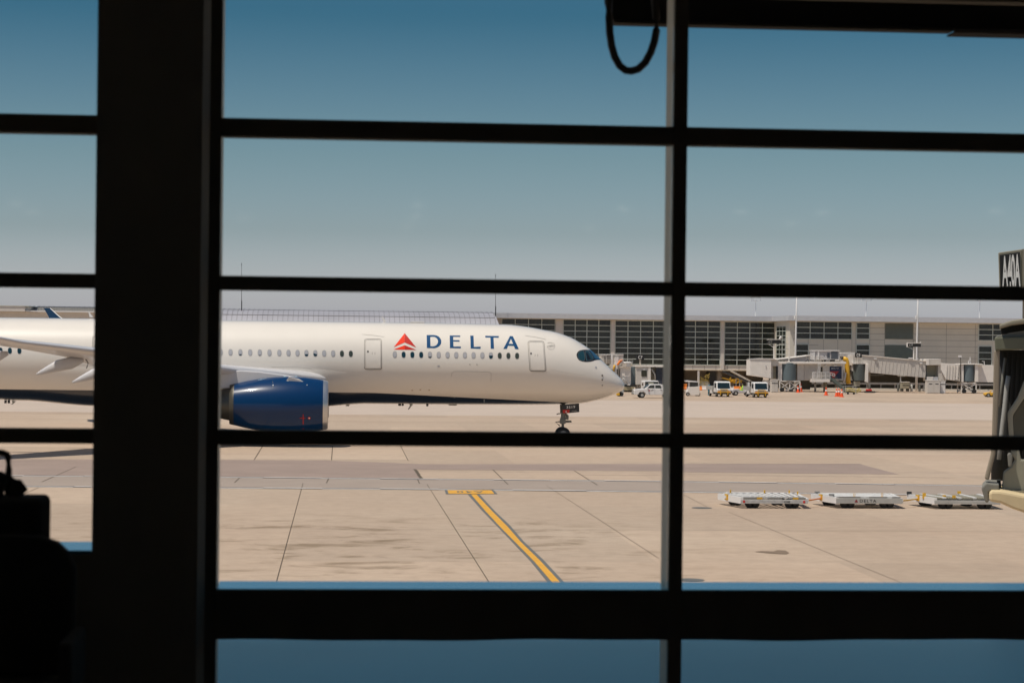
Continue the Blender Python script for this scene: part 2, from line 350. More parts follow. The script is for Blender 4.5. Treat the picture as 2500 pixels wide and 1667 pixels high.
# yellow stand lead-in line
my = mat('yellow_marking', (.66,.335,.035), .65, var=.14, scale=2.5); mg = mat('border_marking', (.125,.13,.125), .75, var=.12, scale=2.5)
lin = [((400,262),(430,262),(482,262),(512,262)), ((540,420),(575,430),(640,430),(662,425)), ((690,575),(720,585),(780,570),(805,560)), ((830,722),(858,725),(905,715),(935,712)), ((1000,900),(1035,905),(1090,895),(1125,890)),
       ((1170,1110),(1210,1110),(1290,1110),(1325,1105)), ((1360,1310),(1415,1310),(1515,1310),(1560,1310)), ((2050,2020),(2140,2020),(2330,2020),(2420,2020))]
lb, ly = [], []
for a, b in zip(lin, lin[1:]):
    q = [[gp('K', *p) for p in r] for r in (a, b)]
    lb.append([q[0][0], q[1][0], q[1][3], q[0][3]]); ly.append([q[0][1], q[1][1], q[1][2], q[0][2]])
lb.append([gp('K', 190, 258), gp('K', 685, 258), gp('K', 645, 220), gp('K', 178, 220)])
ly.append([gp('K', 217, 256), gp('K', 655, 258), gp('K', 625, 223), gp('K', 205, 223)])
sheet('stand_line_border', lb, mg, .016); sheet('stand_line', ly, my, .020)
q = [Vector((*gp('K', *p), .024)) for p in ((545,231),(290,231),(300,249),(560,249))]
tx = text_quad('A40', q, mg, None, 'stand_lettering', .012, 1.25); tag(tx, kind='structure')
# round access covers and one dry oil stain
cov = []
for k, cx_, cy_, rw in (('H', 200, 327, .46), ('H', 125, 808, .44)):
    c = gp(k, cx_, cy_); cov.append([(c[0]+rw*math.cos(t*math.pi/12), c[1]+rw*math.sin(t*math.pi/12)) for t in range(24)])
sheet('access_covers', cov, mat('cover_iron', (.12,.12,.11), .7, var=.2), .012)
c = [gp('H', *p) for p in ((550,620),(600,615),(680,618),(705,609),(760,612),(785,628),(765,636),(710,634),(650,630))]
sheet('oil_stain', [c], mat('oil_stain', (.20,.14,.09), .7, var=.1), .012)

# ================================================================== AIRCRAFT
YC = 158.4
nose = atY(*cp('D', 1497, 940), YC)
NX = nose.x
air = thing('airliner', 'white airliner with navy belly, blue engine and red triangle logo, taxiing', 'airplane', (NX-25, YC, 0))
def sz(px, py):
    v = atY(px, py, YC); return (NX-v.x, v.z)
top_px = [(1490,910),(1460,855),(1400,795),(1290,690),(1215,620),(1115,527),(1080,500),(1000,448),(900,390),(800,352),(715,325),(600,303),(500,283),(400,266),(300,253),(200,243),(0,237)]
bot_px = [(1480,970),(1440,1000),(1350,1040),(1250,1075),(1150,1100),(1050,1120),(980,1128),(770,1137)]
zn = nose.z
TOP = [(0, zn)] + [sz(*cp('D', *p)) for p in top_px] + [(14, 8.70), (26, 8.72), (50, 8.72), (58, 8.55), (66.5, 7.9)]
BOT = [(0, zn)] + [sz(*cp('D', *p)) for p in bot_px] + [(8, 2.70), (14, 2.67), (44, 2.67), (50, 3.1), (58, 4.9), (66.5, 7.2)]
TOP = [(max(0, a), b) for a, b in TOP]
WID = [(0,0),(.05,.28),(.25,.62),(.66,1.05),(1.39,1.55),(1.9,1.80),(2.57,2.06),(3.34,2.30),(4.0,2.46),(5.24,2.70),(6.7,2.88),(8,2.95),(10,2.98),(46,2.98),(52,2.7),(60,1.5),(66.5,.3)]
ZC = [(0,zn),(.25,zn+.04),(1.39,4.5),(2.57,4.8),(4,5.12),(6,5.48),(8,5.64),(10,5.69),(46,5.69),(54,6.1),(66.5,7.55)]
def interp(tab):
    xs = [p[0] for p in tab]; ys = [p[1] for p in tab]; n = len(xs)
    h = [max(1e-6, xs[i+1]-xs[i]) for i in range(n-1)]; d = [(ys[i+1]-ys[i])/h[i] for i in range(n-1)]
    mm = [d[0]] + [0 if d[i-1]*d[i] <= 0 else 3*(h[i-1]+h[i])/((2*h[i]+h[i-1])/d[i-1]+(h[i]+2*h[i-1])/d[i]) for i in range(1, n-1)] + [d[-1]]
    def f(x):
        if x <= xs[0]: return ys[0]
        if x >= xs[-1]: return ys[-1]
        i = max(j for j in range(n-1) if xs[j] <= x); t = (x-xs[i])/h[i]
        return (2*t**3-3*t*t+1)*ys[i]+(t**3-2*t*t+t)*h[i]*mm[i]+(-2*t**3+3*t*t)*ys[i+1]+(t**3-t*t)*h[i]*mm[i+1]
    return f
fT, fB, fW, fC = interp(TOP), interp(BOT), interp(WID), interp(ZC)
def P(s, th):      # th: 0 = near side, pi/2 top
    zc = fC(s); zt = fT(s); zb = fB(s); c, q = math.cos(th), math.sin(th)
    return Vector((NX-s, YC-fW(s)*c, zc+(zt-zc)*q if q >= 0 else zc+(zc-zb)*q))
def th_of(s, z):
    zc = fC(s); r = (z-zc)/(fT(s)-zc) if z >= zc else (z-zc)/(zc-fB(s))
    return math.asin(max(-.999, min(.999, r)))
def surf(s, z, off=.012):
    t = th_of(s, z); p = P(s, t); e = 1e-3
    a = P(s+e, t)-P(s-e if s > e else s, t); b = P(s, t+e)-P(s, t-e); nn = a.cross(b)
    if nn.length < 1e-12: nn = Vector((0,-1,0))
    nn.normalize()
    if nn.y > 0 or (abs(nn.y) < .05 and nn.z*(z-fC(s)) < 0): nn = -nn
    return p+nn*off
def pick(px, py):
    y = YC-2.5
    for _ in range(14):
        v = atY(px, py, y); s = NX-v.x
        z = max(fB(s)+.02, min(fT(s)-.02, v.z)); y2 = YC-fW(max(s, 0))*math.cos(th_of(s, z)); y = .5*y+.5*y2
    return (max(.05, s), z)
SS = [67*.0 + 66.5*(i/150)**1.7 for i in range(151)]
fus = MB().grid([[P(s, 2*math.pi*k/96) for k in range(96)] for s in SS], closed=True)
def fus_material():
    m = bpy.data.materials.new('fuselage_paint'); m.use_nodes = True; n = m.node_tree; L = n.links; b = n.nodes['Principled BSDF']
    b.inputs['Roughness'].default_value = .30; b.inputs['Coat Weight'].default_value = .9; b.inputs['Coat Roughness'].default_value = .10
    g_ = n.nodes.new('ShaderNodeNewGeometry'); sep = n.nodes.new('ShaderNodeSeparateXYZ'); L.new(g_.outputs['Position'], sep.inputs[0])
    a = pick(*cp('D', 800, 1116)); c = pick(880, 957)
    k = (c[1]-a[1])/(c[0]-a[0])
    s_ = n.nodes.new('ShaderNodeMath'); s_.operation = 'SUBTRACT'; s_.inputs[0].default_value = NX; L.new(sep.outputs['X'], s_.inputs[1])
    mr = n.nodes.new('ShaderNodeMapRange'); mr.inputs[1].default_value = a[0]; mr.inputs[2].default_value = a[0]+14
    mr.inputs[3].default_value = a[1]; mr.inputs[4].default_value = a[1]+14*k; L.new(s_.outputs[0], mr.inputs[0])
    lt = n.nodes.new('ShaderNodeMath'); lt.operation = 'LESS_THAN'; L.new(sep.outputs['Z'], lt.inputs[0]); L.new(mr.outputs[0], lt.inputs[1])
    gt = n.nodes.new('ShaderNodeMath'); gt.operation = 'GREATER_THAN'; L.new(s_.outputs[0], gt.inputs[0]); gt.inputs[1].default_value = a[0]-.4
    an = n.nodes.new('ShaderNodeMath'); an.operation = 'MULTIPLY'; L.new(lt.outputs[0], an.inputs[0]); L.new(gt.outputs[0], an.inputs[1])
    nz = n.nodes.new('ShaderNodeTexNoise'); nz.inputs['Scale'].default_value = .5; nz.inputs['Detail'].default_value = 5; L.new(g_.outputs['Position'], nz.inputs['Vector'])
    cr = n.nodes.new('ShaderNodeMix'); cr.data_type = 'RGBA'; cr.inputs[6].default_value = (.735,.68,.605,1); cr.inputs[7].default_value = (.785,.73,.655,1); L.new(nz.outputs['Fac'], cr.inputs[0])
    mx_ = n.nodes.new('ShaderNodeMix'); mx_.data_type = 'RGBA'; L.new(an.outputs[0], mx_.inputs[0]); L.new(cr.outputs[2], mx_.inputs[6]); mx_.inputs[7].default_value = (.004,.012,.030,1)
    L.new(mx_.outputs[2], b.inputs['Base Color']); return m
FM = fus_material()
fus.build('fuselage', FM, air, smooth=True)

def decal(k, loops, m, name, parent=None, off=.012, step=.22):
    bm = bmesh.new(); es = []
    for lp in loops:
        vs = [bm.verts.new((*pick(*cp(k, *p)), 0)) for p in lp]
        es += [bm.edges.new((vs[i], vs[(i+1) % len(vs)])) for i in range(len(vs))]
    bmesh.ops.triangle_fill(bm, use_beauty=True, use_dissolve=False, edges=es)
    xs = [v.co.x for v in bm.verts]; ys = [v.co.y for v in bm.verts]
    for ax, lo, hi in ((0, min(xs), max(xs)), (1, min(ys), max(ys))):
        q = lo+step
        while q < hi:
            co = (q,0,0) if ax == 0 else (0,q,0); no = (1,0,0) if ax == 0 else (0,1,0)
            bmesh.ops.bisect_plane(bm, geom=bm.verts[:]+bm.edges[:]+bm.faces[:], plane_co=co, plane_no=no); q += step
    par = parent or air; o0 = wloc(par)
    for v in bm.verts: v.co = surf(v.co.x, v.co.y, off)-o0
    me = bpy.data.meshes.new(name); bm.to_mesh(me); bm.free(); me.materials.append(m)
    for p in me.polygons: p.use_smooth = True
    o = bpy.data.objects.new(name, me); scene.collection.objects.link(o); o.parent = par; return o
def line_decal(k, pts, wpx, m, name, parent=None, off=.014, closed=False):
    """thin strip following points, width in source pixels"""
    sc_ = CROP[k][2]; w_ = wpx*sc_/2; n_ = len(pts); b = MB(); rows = []
    for i, p in enumerate(pts):
        a = pts[(i-1) % n_] if (closed or i) else pts[i]; c = pts[(i+1) % n_] if (closed or i < n_-1) else pts[i]
        dx, dy = c[0]-a[0], c[1]-a[1]; l = math.hypot(dx, dy) or 1; nx_, ny_ = -dy/l*w_, dx/l*w_
        rows.append([surf(*pick(*cp(k, p[0]+nx_, p[1]+ny_)), off), surf(*pick(*cp(k, p[0]-nx_, p[1]-ny_)), off)])
    if closed: rows.append(rows[0])
    return b.grid(rows).build(name, m, parent or air)
def rrect(x0, y0, x1, y1, r, sk=0, n=5, sx=0):
    pts = []
    for cx_, cy_, a0 in ((x1-r, y0+r, -90), (x1-r, y1-r, 0), (x0+r, y1-r, 90), (x0+r, y0+r, 180)):
        for i in range(n+1):
            a = R(a0+90*i/n); x, y = cx_+r*math.cos(a), cy_+r*math.sin(a)
            pts.append((x+sx*(y-y0)/(y1-y0), y+sk*(x-x0)))
    o = []
    for i in range(len(pts)):
        a, b = pts[i], pts[(i+1) % len(pts)]; o.append(a); d = math.hypot(b[0]-a[0], b[1]-a[1])
        for t in range(1, int(d//40)+1): o.append((a[0]+(b[0]-a[0])*t/(int(d//40)+1), a[1]+(b[1]-a[1])*t/(int(d//40)+1)))
    return o
# titles
arc = lambda cx_, cy_, rx, ry, a0, a1, n: [(cx_+rx*math.cos(R(a0+(a1-a0)*i/n)), cy_+ry*math.sin(R(a0+(a1-a0)*i/n))) for i in range(n+1)]
D_o = [(818,395),(895,394)] + arc(905, 475, 93, 80, -80, 80, 14) + [(905,556),(820,553)]
D_i = [(862,417),(895,416)] + arc(898, 474, 60, 58, -75, 75, 12) + [(895,534),(864,532)]
letter_root = decal('C', [D_o, D_i], M['dblue'], 'letter')
decal('C', [[(1102,400),(1232,401),(1231,417),(1145,417),(1146,457),(1223,458),(1223,475),(1147,474),(1148,536),(1240,536),(1240,557),(1105,555)]], M['dblue'], 'letter')
decal('C', [[(1356,402),(1396,402),(1400,541),(1485,538),(1482,563),(1361,560)]], M['dblue'], 'letter')
decal('C', [[(1541,404),(1709,407),(1707,427),(1643,426),(1649,563),(1609,562),(1604,425),(1541,424)]], M['dblue'], 'letter')
decal('C', [[(1846,408),(1881,409),(1956,568),(1910,567),(1894,528),(1822,525),(1807,565),(1764,564)], [(1858,440),(1885,504),(1831,502)]], M['dblue'], 'letter')
decal('C', [[(546,372),(546,487),(412,543)]], M['dred'], 'logo_facet'); decal('C', [[(547,372),(689,548),(547,487)]], M['dred2'], 'logo_facet')
decal('C', [[(546,520),(546,575),(409,572)]], M['dred'], 'logo_facet'); decal('C', [[(547,520),(691,577),(547,575)]], M['dred2'], 'logo_facet')
# doors
def cabin_door(k, x0, y0, x1, y1, sk, sx):
    sc_ = CROP[k][2]
    d = decal(k, [rrect(x0+8, y0+8, x1-8, y1-8, 22, sk, sx=sx)], FM, 'cabin_door', off=.03, step=.3)
    line_decal(k, rrect(x0, y0, x1, y1, 28, sk, sx=sx), .75, M['line'], 'door_seal', d, .02, True)
    line_decal(k, rrect(x0+14, y0+14, x1-14, y1-14, 22, sk, sx=sx), .5, M['line'], 'door_seam', d, .034, True)
    pts = [p for p in rrect(x0-1, y0, x1+1, y1+2, 28, sk, sx=sx) if p[1] > y1-40+sk*(p[0]-x0)]
    pts = sorted([p for p in pts if p[0] > (x0+x1)/2+sx], key=lambda p: (p[1] > y1-29+sk*(p[0]-x0), -p[0] if p[1] > y1-29+sk*(p[0]-x0) else 0)) + sorted([p for p in pts if p[0] <= (x0+x1)/2+sx], key=lambda p: -p[0])
    line_decal(k, pts, 1.1, M['lined'], 'door_sill', d, .036)
    cx_, cy_ = x0+(x1-x0)*.2, y0+(y1-y0)*.42
    decal(k, [[(cx_+11*math.cos(t*math.pi/6), cy_+13*math.sin(t*math.pi/6)) for t in range(12)]], M['dark'], 'door_window', d, .036, 1)
    for dx in (.44, .60): decal(k, [[(x0+(x1-x0)*dx, cy_+8), (x0+(x1-x0)*dx+4, cy_+8), (x0+(x1-x0)*dx+4, cy_+34), (x0+(x1-x0)*dx, cy_+34)]], M['line'], 'door_handle', d, .036, 1)
cabin_door('C', 50, 443, 262, 815, 0, 0); cabin_door('C', 2066, 469, 2266, 838, .01, 26); cabin_door('R', 1362, 548, 1575, 900, 0, 0)
for pts in ([(22,385),(150,398),(292,417)], [(2035,403),(2160,420),(2288,450)]): line_decal('C', pts, .5, M['line'], 'rain_gutter')
# cargo door outline, seams
line_decal('C', [(1113,1140),(1122,900),(1128,866),(1150,843),(1290,843),(1440,845),(1590,848),(1614,870),(1612,960),(1602,1145)], .5, M['line'], 'cargo_door_seam')
line_decal('B', [(930,785),(1000,808),(1080,860),(1160,895),(1230,925),(1300,960),(1380,998)], .45, M['line'], 'belly_fairing_seam')
line_decal('B', [(560,768),(700,768),(820,770),(930,785)], .4, M['line'], 'belly_fairing_seam')
line_decal('S', [(205,1328),(330,1310),(480,1280),(620,1245),(740,1205),(870,1150)], .45, M['line'], 'nose_seam')
line_decal('D', [(655,745),(800,775),(950,800),(1050,812)], .35, M['shade'], 'nose_seam')
for k, x, y, r in (('S', 660, 798, 18), ('S', 660, 882, 16), ('S', 661, 994, 11)): decal(k, [[(x+r*math.cos(t*math.pi/5), y+r*math.sin(t*math.pi/5)) for t in range(10)]], M['lined'], 'air_probe', off=.03)
decal('S', [[(533+20*math.cos(t*math.pi/6), 633+20*math.sin(t*math.pi/6)) for t in range(12)]], M['shade'], 'pressure_port', off=.02)
for c in ((1353,754),(1440,754)): decal('C', [[(c[0]-7,c[1]-5),(c[0]-2,c[1]+1),(c[0]+7,c[1]+2),(c[0]+7,c[1]+8),(c[0]-7,c[1]+8)]], M['lined'], 'corner_mark')
decal('C', [[(950,767),(980,767),(980,788),(950,788)]], M['shade'], 'vent_grille')
for x in (855,): pass
for c in ((1162,1162,6,6), (1528,1203,6,20)): decal('C', [[(c[0]-c[2],c[1]-c[3]),(c[0]+c[2],c[1]-c[3]),(c[0]+c[2],c[1]+c[3]),(c[0]-c[2],c[1]+c[3])]], M['shade'], 'service_panel', off=.02)
for c in ((640,1075),(740,1068),(848,1072)): decal('C', [[(c[0]+12*math.cos(t*math.pi/4), c[1]+6*math.sin(t*math.pi/4)) for t in range(8)]], mat('grime', (.42,.30,.18), .7), 'grime_spot', off=.012)
# round alliance emblem
line_decal('D', [(670+43*math.cos(R(t)), 482+40*math.sin(R(t))) for t in range(-60, 200, 20)], .5, M['line'], 'round_emblem')
for dy in (-10, 4, 16): line_decal('D', [(640+dy, 494+dy*.4), (662+dy, 478+dy*.4), (672+dy, 486+dy*.4), (694+dy, 468+dy*.4)], .6, M['line'], 'round_emblem')
line_decal('D', [(632,450),(655,444),(684,447)], .7, M['line'], 'round_emblem')
# cabin windows
def cabin_window(k, x, y, state, frac=0.0, sx=24, sy=37):
    e = lambda f: [(x+sx*f*math.copysign(abs(math.cos(t*math.pi/10))**.8, math.cos(t*math.pi/10)), y+sy*f*math.copysign(abs(math.sin(t*math.pi/10))**.85, math.sin(t*math.pi/10))) for t in range(20)]
    sc_ = CROP[k][2]/5.0587; sx *= sc_; sy *= sc_
    rim = decal(k, [e(1.08)], M['winrim'], 'cabin_window', off=.010, step=5)
    decal(k, [e(.94)], M[('shade', 'wteal', 'wolive')[state]], 'pane', rim, .018, 5)
    if frac: decal(k, [[p for p in e(.92) if p[1] > y+sy*(1-2*frac)]], M['wteal'], 'pane', rim, .024, 5)
st3 = [(0,0),(1,0),(1,0),(1,0),(0,.25),(0,0),(0,0),(0,0),(0,0),(0,0),(0,0),(0,.66),(2,0),(2,0),(2,0)]
for i, (x, s_) in enumerate(zip((425,533,641,750,858,967,1076,1183,1290,1397,1506,1611,1720,1827,1934), st3)): cabin_window('C', x, 635+i*1.15, *s_)
st2 = [(0,0),(0,0),(0,.22),(0,0),(0,.18),(0,0),(0,0),(0,0),(0,0),(0,.36),(0,.5),(0,0),(0,0),(2,0),(2,0)]
for i, (x, s_) in enumerate(zip((75,168,262,356,448,541,635,723,809,894,979,1064,1150,1234,1319), st2)): cabin_window('B', x, 627+i*1.0, *s_)
for i in range(1, 10): cabin_window('B', 75-93.5*i, 627-i*1.0, random.choice((0,0,1)))
for i, x in enumerate((286, 146, 8, -135, -280, -420, -560, -700, -840, -980)): cabin_window('R', x, 762-i*2, 1 if i < 3 else random.choice((0,1)))
# cockpit
mask = [(955,590),(960,565),(974,546),(992,534),(1020,527),(1060,524),(1095,526),(1118,530),(1150,556),(1186,588),(1221,622),(1232,634),(1212,637),(1185,638),(1160,643),(1130,654),(1095,660),(1055,661),(1015,654),(985,641),(966,618)]
ck = decal('D', [mask], M['ckblk'], 'cockpit_mask', off=.015, step=.12)
p1 = [(968,592),(972,572),(985,552),(1005,541),(1025,536),(1036,540),(1042,565),(1048,600),(1050,628),(1045,645),(1030,650),(1005,645),(984,632),(972,614)]
p2 = [(1056,538),(1075,534),(1090,540),(1108,562),(1128,596),(1144,622),(1140,632),(1112,642),(1080,650),(1066,648),(1062,625),(1058,590),(1054,560)]
p3 = [(1100,531),(1116,534),(1150,562),(1186,594),(1218,626),(1205,631),(1175,632),(1160,626),(1146,606),(1124,568)]
for q_, mm_ in ((p1, 'ckglass'), (p2, 'ckglass'), (p3, 'ckblue')):
    decal('D', [q_], M[mm_], 'pane', ck, .026, .12)
for q_ in (p1, p2): line_decal('D', q_, .4, M['ckrim'], 'pane_rim', ck, .03, True)
decal('D', [[(1062,560),(1078,556),(1100,600),(1118,634),(1080,644),(1072,620)]], M['ckblk'], 'cockpit_seat', ck, .030, .12)
MB().tube([atY(*cp('S', *p), YC-.3) for p in ((620,455),(650,490),(685,523))], .02, 5).build('wiper', M['dark'], air)
# antennas and lower fins
def fin(k, pts, y, th, m=None): MB().ext([atY(*cp(k, *p), y) for p in pts], (0, th, 0)).build('antenna', m or M['white'], air)
fin('C', [(262,165),(272,163),(322,232),(280,232)], YC, .06)
fin('C', [(600,240),(640,223),(780,226),(790,240)], YC-.3, .6); fin('R', [(1300,195),(1316,197),(1375,268),(1320,268)], YC, .06)
fin('C', [(590,1228),(650,1248),(600,1312),(583,1312),(612,1262)], YC, .06, M['galv']); fin('B', [(1290,1112),(1316,1118),(1300,1142),(1268,1140)], YC, .06, M['galv'])
fin('R', [(175,1490),(235,1502),(190,1548),(150,1546),(185,1532)], YC, .06, M['galv'])
for k, a in (('C', (480,1247)), ('C', (522,1248)), ('C', (826,1253)), ('B', (1790,1124)), ('R', (83,1510)), ('R', (131,1510))):
    v = atY(*cp(k, *a), YC); MB().cbox(v, (.16, .16, .22)).build('drain_mast', M['dark'], air)
v = atY(*cp('C', 1140, 1254), YC); MB().cbox(v, (.6, .3, .09)).build('antenna', M['gear'], air)
# belly fairing
fr = []
sst = lambda t: max(0, min(1, t))**2*(3-2*max(0, min(1, t)))
for s in [18.5+i*.75 for i in range(36)]:
    k_ = sst((s-18.5)/6)*sst((44.8-s)/6); row = []
    for q_ in range(41):
        th = R(-8-164*q_/40); p = P(s, th); sn = math.sin(math.pi*q_/40)**.8
        nn = Vector((0, (p.y-YC)/fW(s)**2, (p.z-fC(s))/(fC(s)-fB(s))**2)).normalized()
        row.append(p+nn*(-.025+k_*(.02+.36*sn)))
    fr.append(row)
MB().grid(fr).build('belly_fairing', FM, air, smooth=True)
# wings
ST = [(1.5,21.3,13.3,4.20,.13),(3,22.3,12.6,4.45,.13),(6,24.7,10.9,4.75,.125),(10.5,28.2,8.9,5.15,.115),(16,32.6,6.9,5.85,.11),(20,35.8,5.9,6.38,.105),(26,40.6,4.1,7.0,.10),(29,42.9,3.0,7.5,.10),(30.6,44.3,2.0,8.15,.09),(31.8,45.8,.95,9.1,.08),(32.4,46.7,.55,9.85,.08)]
def wing(sg, name):
    rows = []
    for et, le, ch, z, tk in ST:
        row = []
        for i in range(32):
            a = 2*math.pi*i/32; c = .5*(1+math.cos(a)); yt = 5*tk*(.2969*math.sqrt(c)-.126*c-.3516*c*c+.2843*c**3-.1015*c**4)
            dz = yt*(1 if math.sin(a) >= 0 else -.75)
            tw = -.03 if et < 9 else (.0 if et < 12 else .035)
            row.append((NX-(le+c*ch), YC-sg*et, z+dz*ch+tw*c*ch))
        rows.append(row)
    wg = MB().grid(rows[:8], closed=True).build(name, M['wingw'], air, smooth=True)
    MB().grid(rows[7:], closed=True).build('winglet', M['wlblue'], wg, smooth=True)
    le = [Vector((NX-s_[1]+.01, YC-sg*s_[0], s_[3])) for s_ in ST[7:]]
    MB().tube(le, [.07,.06,.045,.03], 8).build('winglet_edge', M['white'], wg, smooth=True)
    return wg
wn = wing(1, 'wing'); wf = wing(-1, 'wing')
# slat and flap seams on the near wing, flap fairings
for et, tip, mid, frt, y in ((16, ('R',540,1108), ('R',860,980), ('R',1230,900), 141.6), (11.5, ('R',1065,1228), ('R',1400,1100), ('R',1700,1000), 146.5), (21.5, ('X',-90,895), ('X',-40,878), ('X',20,862), 136.5), (26.5, ('X',-200,880), ('X',-160,868), ('X',-110,855), 131.8)):
    a, b_, c_ = [atY(*cp(*q_), y) for q_ in (tip, mid, frt)]
    L_ = [a.lerp(b_, t) for t in (0,.35,.7)] + [b_, b_.lerp(c_, .5), c_]
    rr = [.07,.20,.30,.38,.40,.12]
    MB().tube(L_, rr, 14, .65).build('flap_fairing', M['wingw'], wn, smooth=True)
MB().tube([atY(*cp('R', *p), 142.5) for p in ((1235,872),(1275,900),(1298,945),(1285,990),(1272,1020))], .03, 6).build('ground_strap', M['dark'], wn)
# engines
def engine(sg):
    y = YC-sg*10.5; f = atY(*cp('B', 1105, 900), y) if sg > 0 else None
    xf = atY(*cp('B', 1106, 900), YC-10.5).x
    zc_ = 2.86; c0 = (xf, y, zc_); ax = (-1, 0, 0)
    pr = [(.36,1.74),(.8,1.83),(1.6,1.92),(2.6,1.965),(3.6,1.93),(4.6,1.82),(5.6,1.63),(6.45,1.43)]
    cowl = MB().revolve(c0, ax, pr, 64).build('engine_cowl', M['nac'], air, smooth=True)
    MB().revolve(c0, ax, [(.55,1.48),(.25,1.50),(.08,1.54),(0,1.60),(.05,1.655),(.16,1.70),(.37,1.742)], 64).build('inlet_lip', M['lip'], cowl, smooth=True)
    MB().revolve(c0, ax, [(.55,1.48),(1.3,1.52),(1.3,0.0)], 48).build('fan', M['dark'], cowl, smooth=False)
    MB().revolve(c0, ax, [(.75,.02),(.95,.25),(1.3,.45)], 32).build('spinner', M['galv'], cowl, smooth=True)
    MB().revolve(c0, ax, [(6.44,1.445),(6.75,1.36),(6.75,1.30),(6.0,1.3)], 64).build('cowl_trim', M['nozzle'], cowl, smooth=True)
    MB().revolve(c0, ax, [(5.9,1.12),(6.8,1.10),(7.6,.95),(8.2,.80),(8.2,.72),(7.5,.7)], 48).build('exhaust_nozzle', M['nozzle'], cowl, smooth=True)
    MB().revolve(c0, ax, [(7.4,.62),(8.2,.48),(9.2,.08)], 32).build('exhaust_cone', M['nozzle'], cowl, smooth=True)
    pts = [(xf-1.6, zc_+1.86), (xf-3.2, zc_+2.10), (xf-4.8, zc_+2.28), (xf-6.0, zc_+2.35), (xf-9.4, zc_+2.1), (xf-9.4, zc_+1.2), (xf-7.5, zc_+1.05), (xf-5.5, zc_+1.2)]
    MB().ext([(a, y-.22, b_) for a, b_ in pts], (0, .44, 0)).build('pylon', M['wingw'], cowl, bevel=.08)
    MB().ext([(xf-1.55, y-1.02, zc_+1.5), (xf-2.9, y-1.02, zc_+1.62), (xf-2.7, y-1.10, zc_+1.95), (xf-2.0, y-1.06, zc_+1.8)], (0, .03, .015)).build('nacelle_strake', M['white'], cowl)
    for a in (60, 120): pass
    return cowl
en = engine(1); engine(-1)
yN = YC-10.5
def on_nac(x_px, y_px, k='B'):
    yy = yN-1.9
    xf = atY(*cp('B', 1106, 900), yN).x
    for _ in range(12):
        v = atY(*cp(k, x_px, y_px), yy); t = xf-v.x
        prf = interp([(0,1.62),(.36,1.74),(.8,1.83),(1.6,1.92),(2.6,1.965),(3.6,1.93),(4.6,1.82),(5.6,1.63),(6.45,1.43)]); r = prf(t)
        yy = .5*yy+.5*(yN-math.sqrt(max(.02, r*r-(v.z-2.86)**2)))
    n_ = Vector((0, v.y-yN, v.z-2.86)).normalized(); return v+n_*.02
def nac_poly(pts, m, name): 
    b = MB(); b.v = [on_nac(*p) for p in pts]; b.f = [list(range(len(pts)))]; b.build(name, m, en)
nac_poly([(860,1218),(867,1218),(867,1255),(860,1255)], M['dred2'], 'marking'); nac_poly([(860,1255),(867,1255),(867,1300),(860,1300)], M['dred2'], 'marking'); nac_poly([(860,1300),(867,1300),(867,1365),(860,1365)], M['dred2'], 'marking')
nac_poly([(830,1252),(885,1252),(885,1258),(830,1258)], M['dred2'], 'marking')
nac_poly([(921+13*math.cos(t*math.pi/5), 1255+13*math.sin(t*math.pi/5)) for t in range(10)], M['dred2'], 'marking')
nac_poly([(921+6*math.cos(t*math.pi/5), 1255+6*math.sin(t*math.pi/5)) for t in range(10)][::-1], M['signwht'], 'marking')
for c in ((718,896,6),(575,943,4),(900,941,3)): nac_poly([(c[0]-c[2],c[1]-c[2]),(c[0]+c[2],c[1]-c[2]),(c[0]+c[2],c[1]+c[2]),(c[0]-c[2],c[1]+c[2])], M['signwht'], 'latch')
for x in (676, 784): nac_poly([(x,857),(x+20,856),(x+20,864),(x,865)], mat('pale_blue_mark', (.35,.5,.6), .5), 'marking')
me_q = [on_nac(*p) for p in ((436,898),(508,884),(508,876),(436,888))]
text_quad('N519', me_q, mat('pale_blue_mark', (.35,.5,.6), .5), en, 'marking', .01)
nac_poly([(570,905),(572,905),(574,975),(572,975)], M['line'], 'panel_seam')
# tail
MB().ext([(NX-54, YC-.25, 8.4), (NX-59.5, YC-.25, 8.4), (NX-66, YC-.2, 8.0), (NX-68, YC-.12, 17.0), (NX-65, YC-.12, 17.2)], (0, .5, 0)).build('tail_fin', M['dblue'], air, bevel=.1)
for sg in (1, -1):
    MB().ext([(NX-59, YC, 7.6), (NX-65.5, YC, 7.7), (NX-68.5, YC-sg*9.4, 8.5), (NX-66.2, YC-sg*9.4, 8.5)], (0, 0, .3)).build('tailplane', M['wingw'], air, bevel=.1)
# nose gear
gw = atY(*cp('U', 475, 1225), YC); gx0 = gw.x; gr = .53
ng = MB()
ng.tube([(gx0, YC, .55), (gx0+.02, YC, 1.55)], .10, 12); ng.tube([(gx0+.02, YC, 1.3), (gx0+.05, YC, 3.0)], .17, 12)
A_ = lambda x, y: atY(*cp('U', x, y), YC)
ng.cbox(A_(480, 830), (.40, .5, .34)); ng.tube([A_(480, 820), A_(780, 830)], .07, 8); ng.tube([A_(560, 860), A_(790, 850)], .04, 8)
ng.tube([A_(440, 830), A_(235, 860), A_(380, 985)], .055, 8); ng.tube([A_(270, 590), A_(330, 565), A_(410, 560)], .04, 6)
ng.cbox(A_(650, 690), (.12, .4, .34)); ng.cbox(A_(600, 720), (.3, .2, .2)); ng.tube([A_(560, 560), A_(640, 640)], .07, 6); ng.cbox(A_(430, 760), (.12,.4,.25))
ng.tube([A_(620, 560), A_(560, 640)], .12, 8)
ngo = ng.build('nose_gear', M['gear'], air)
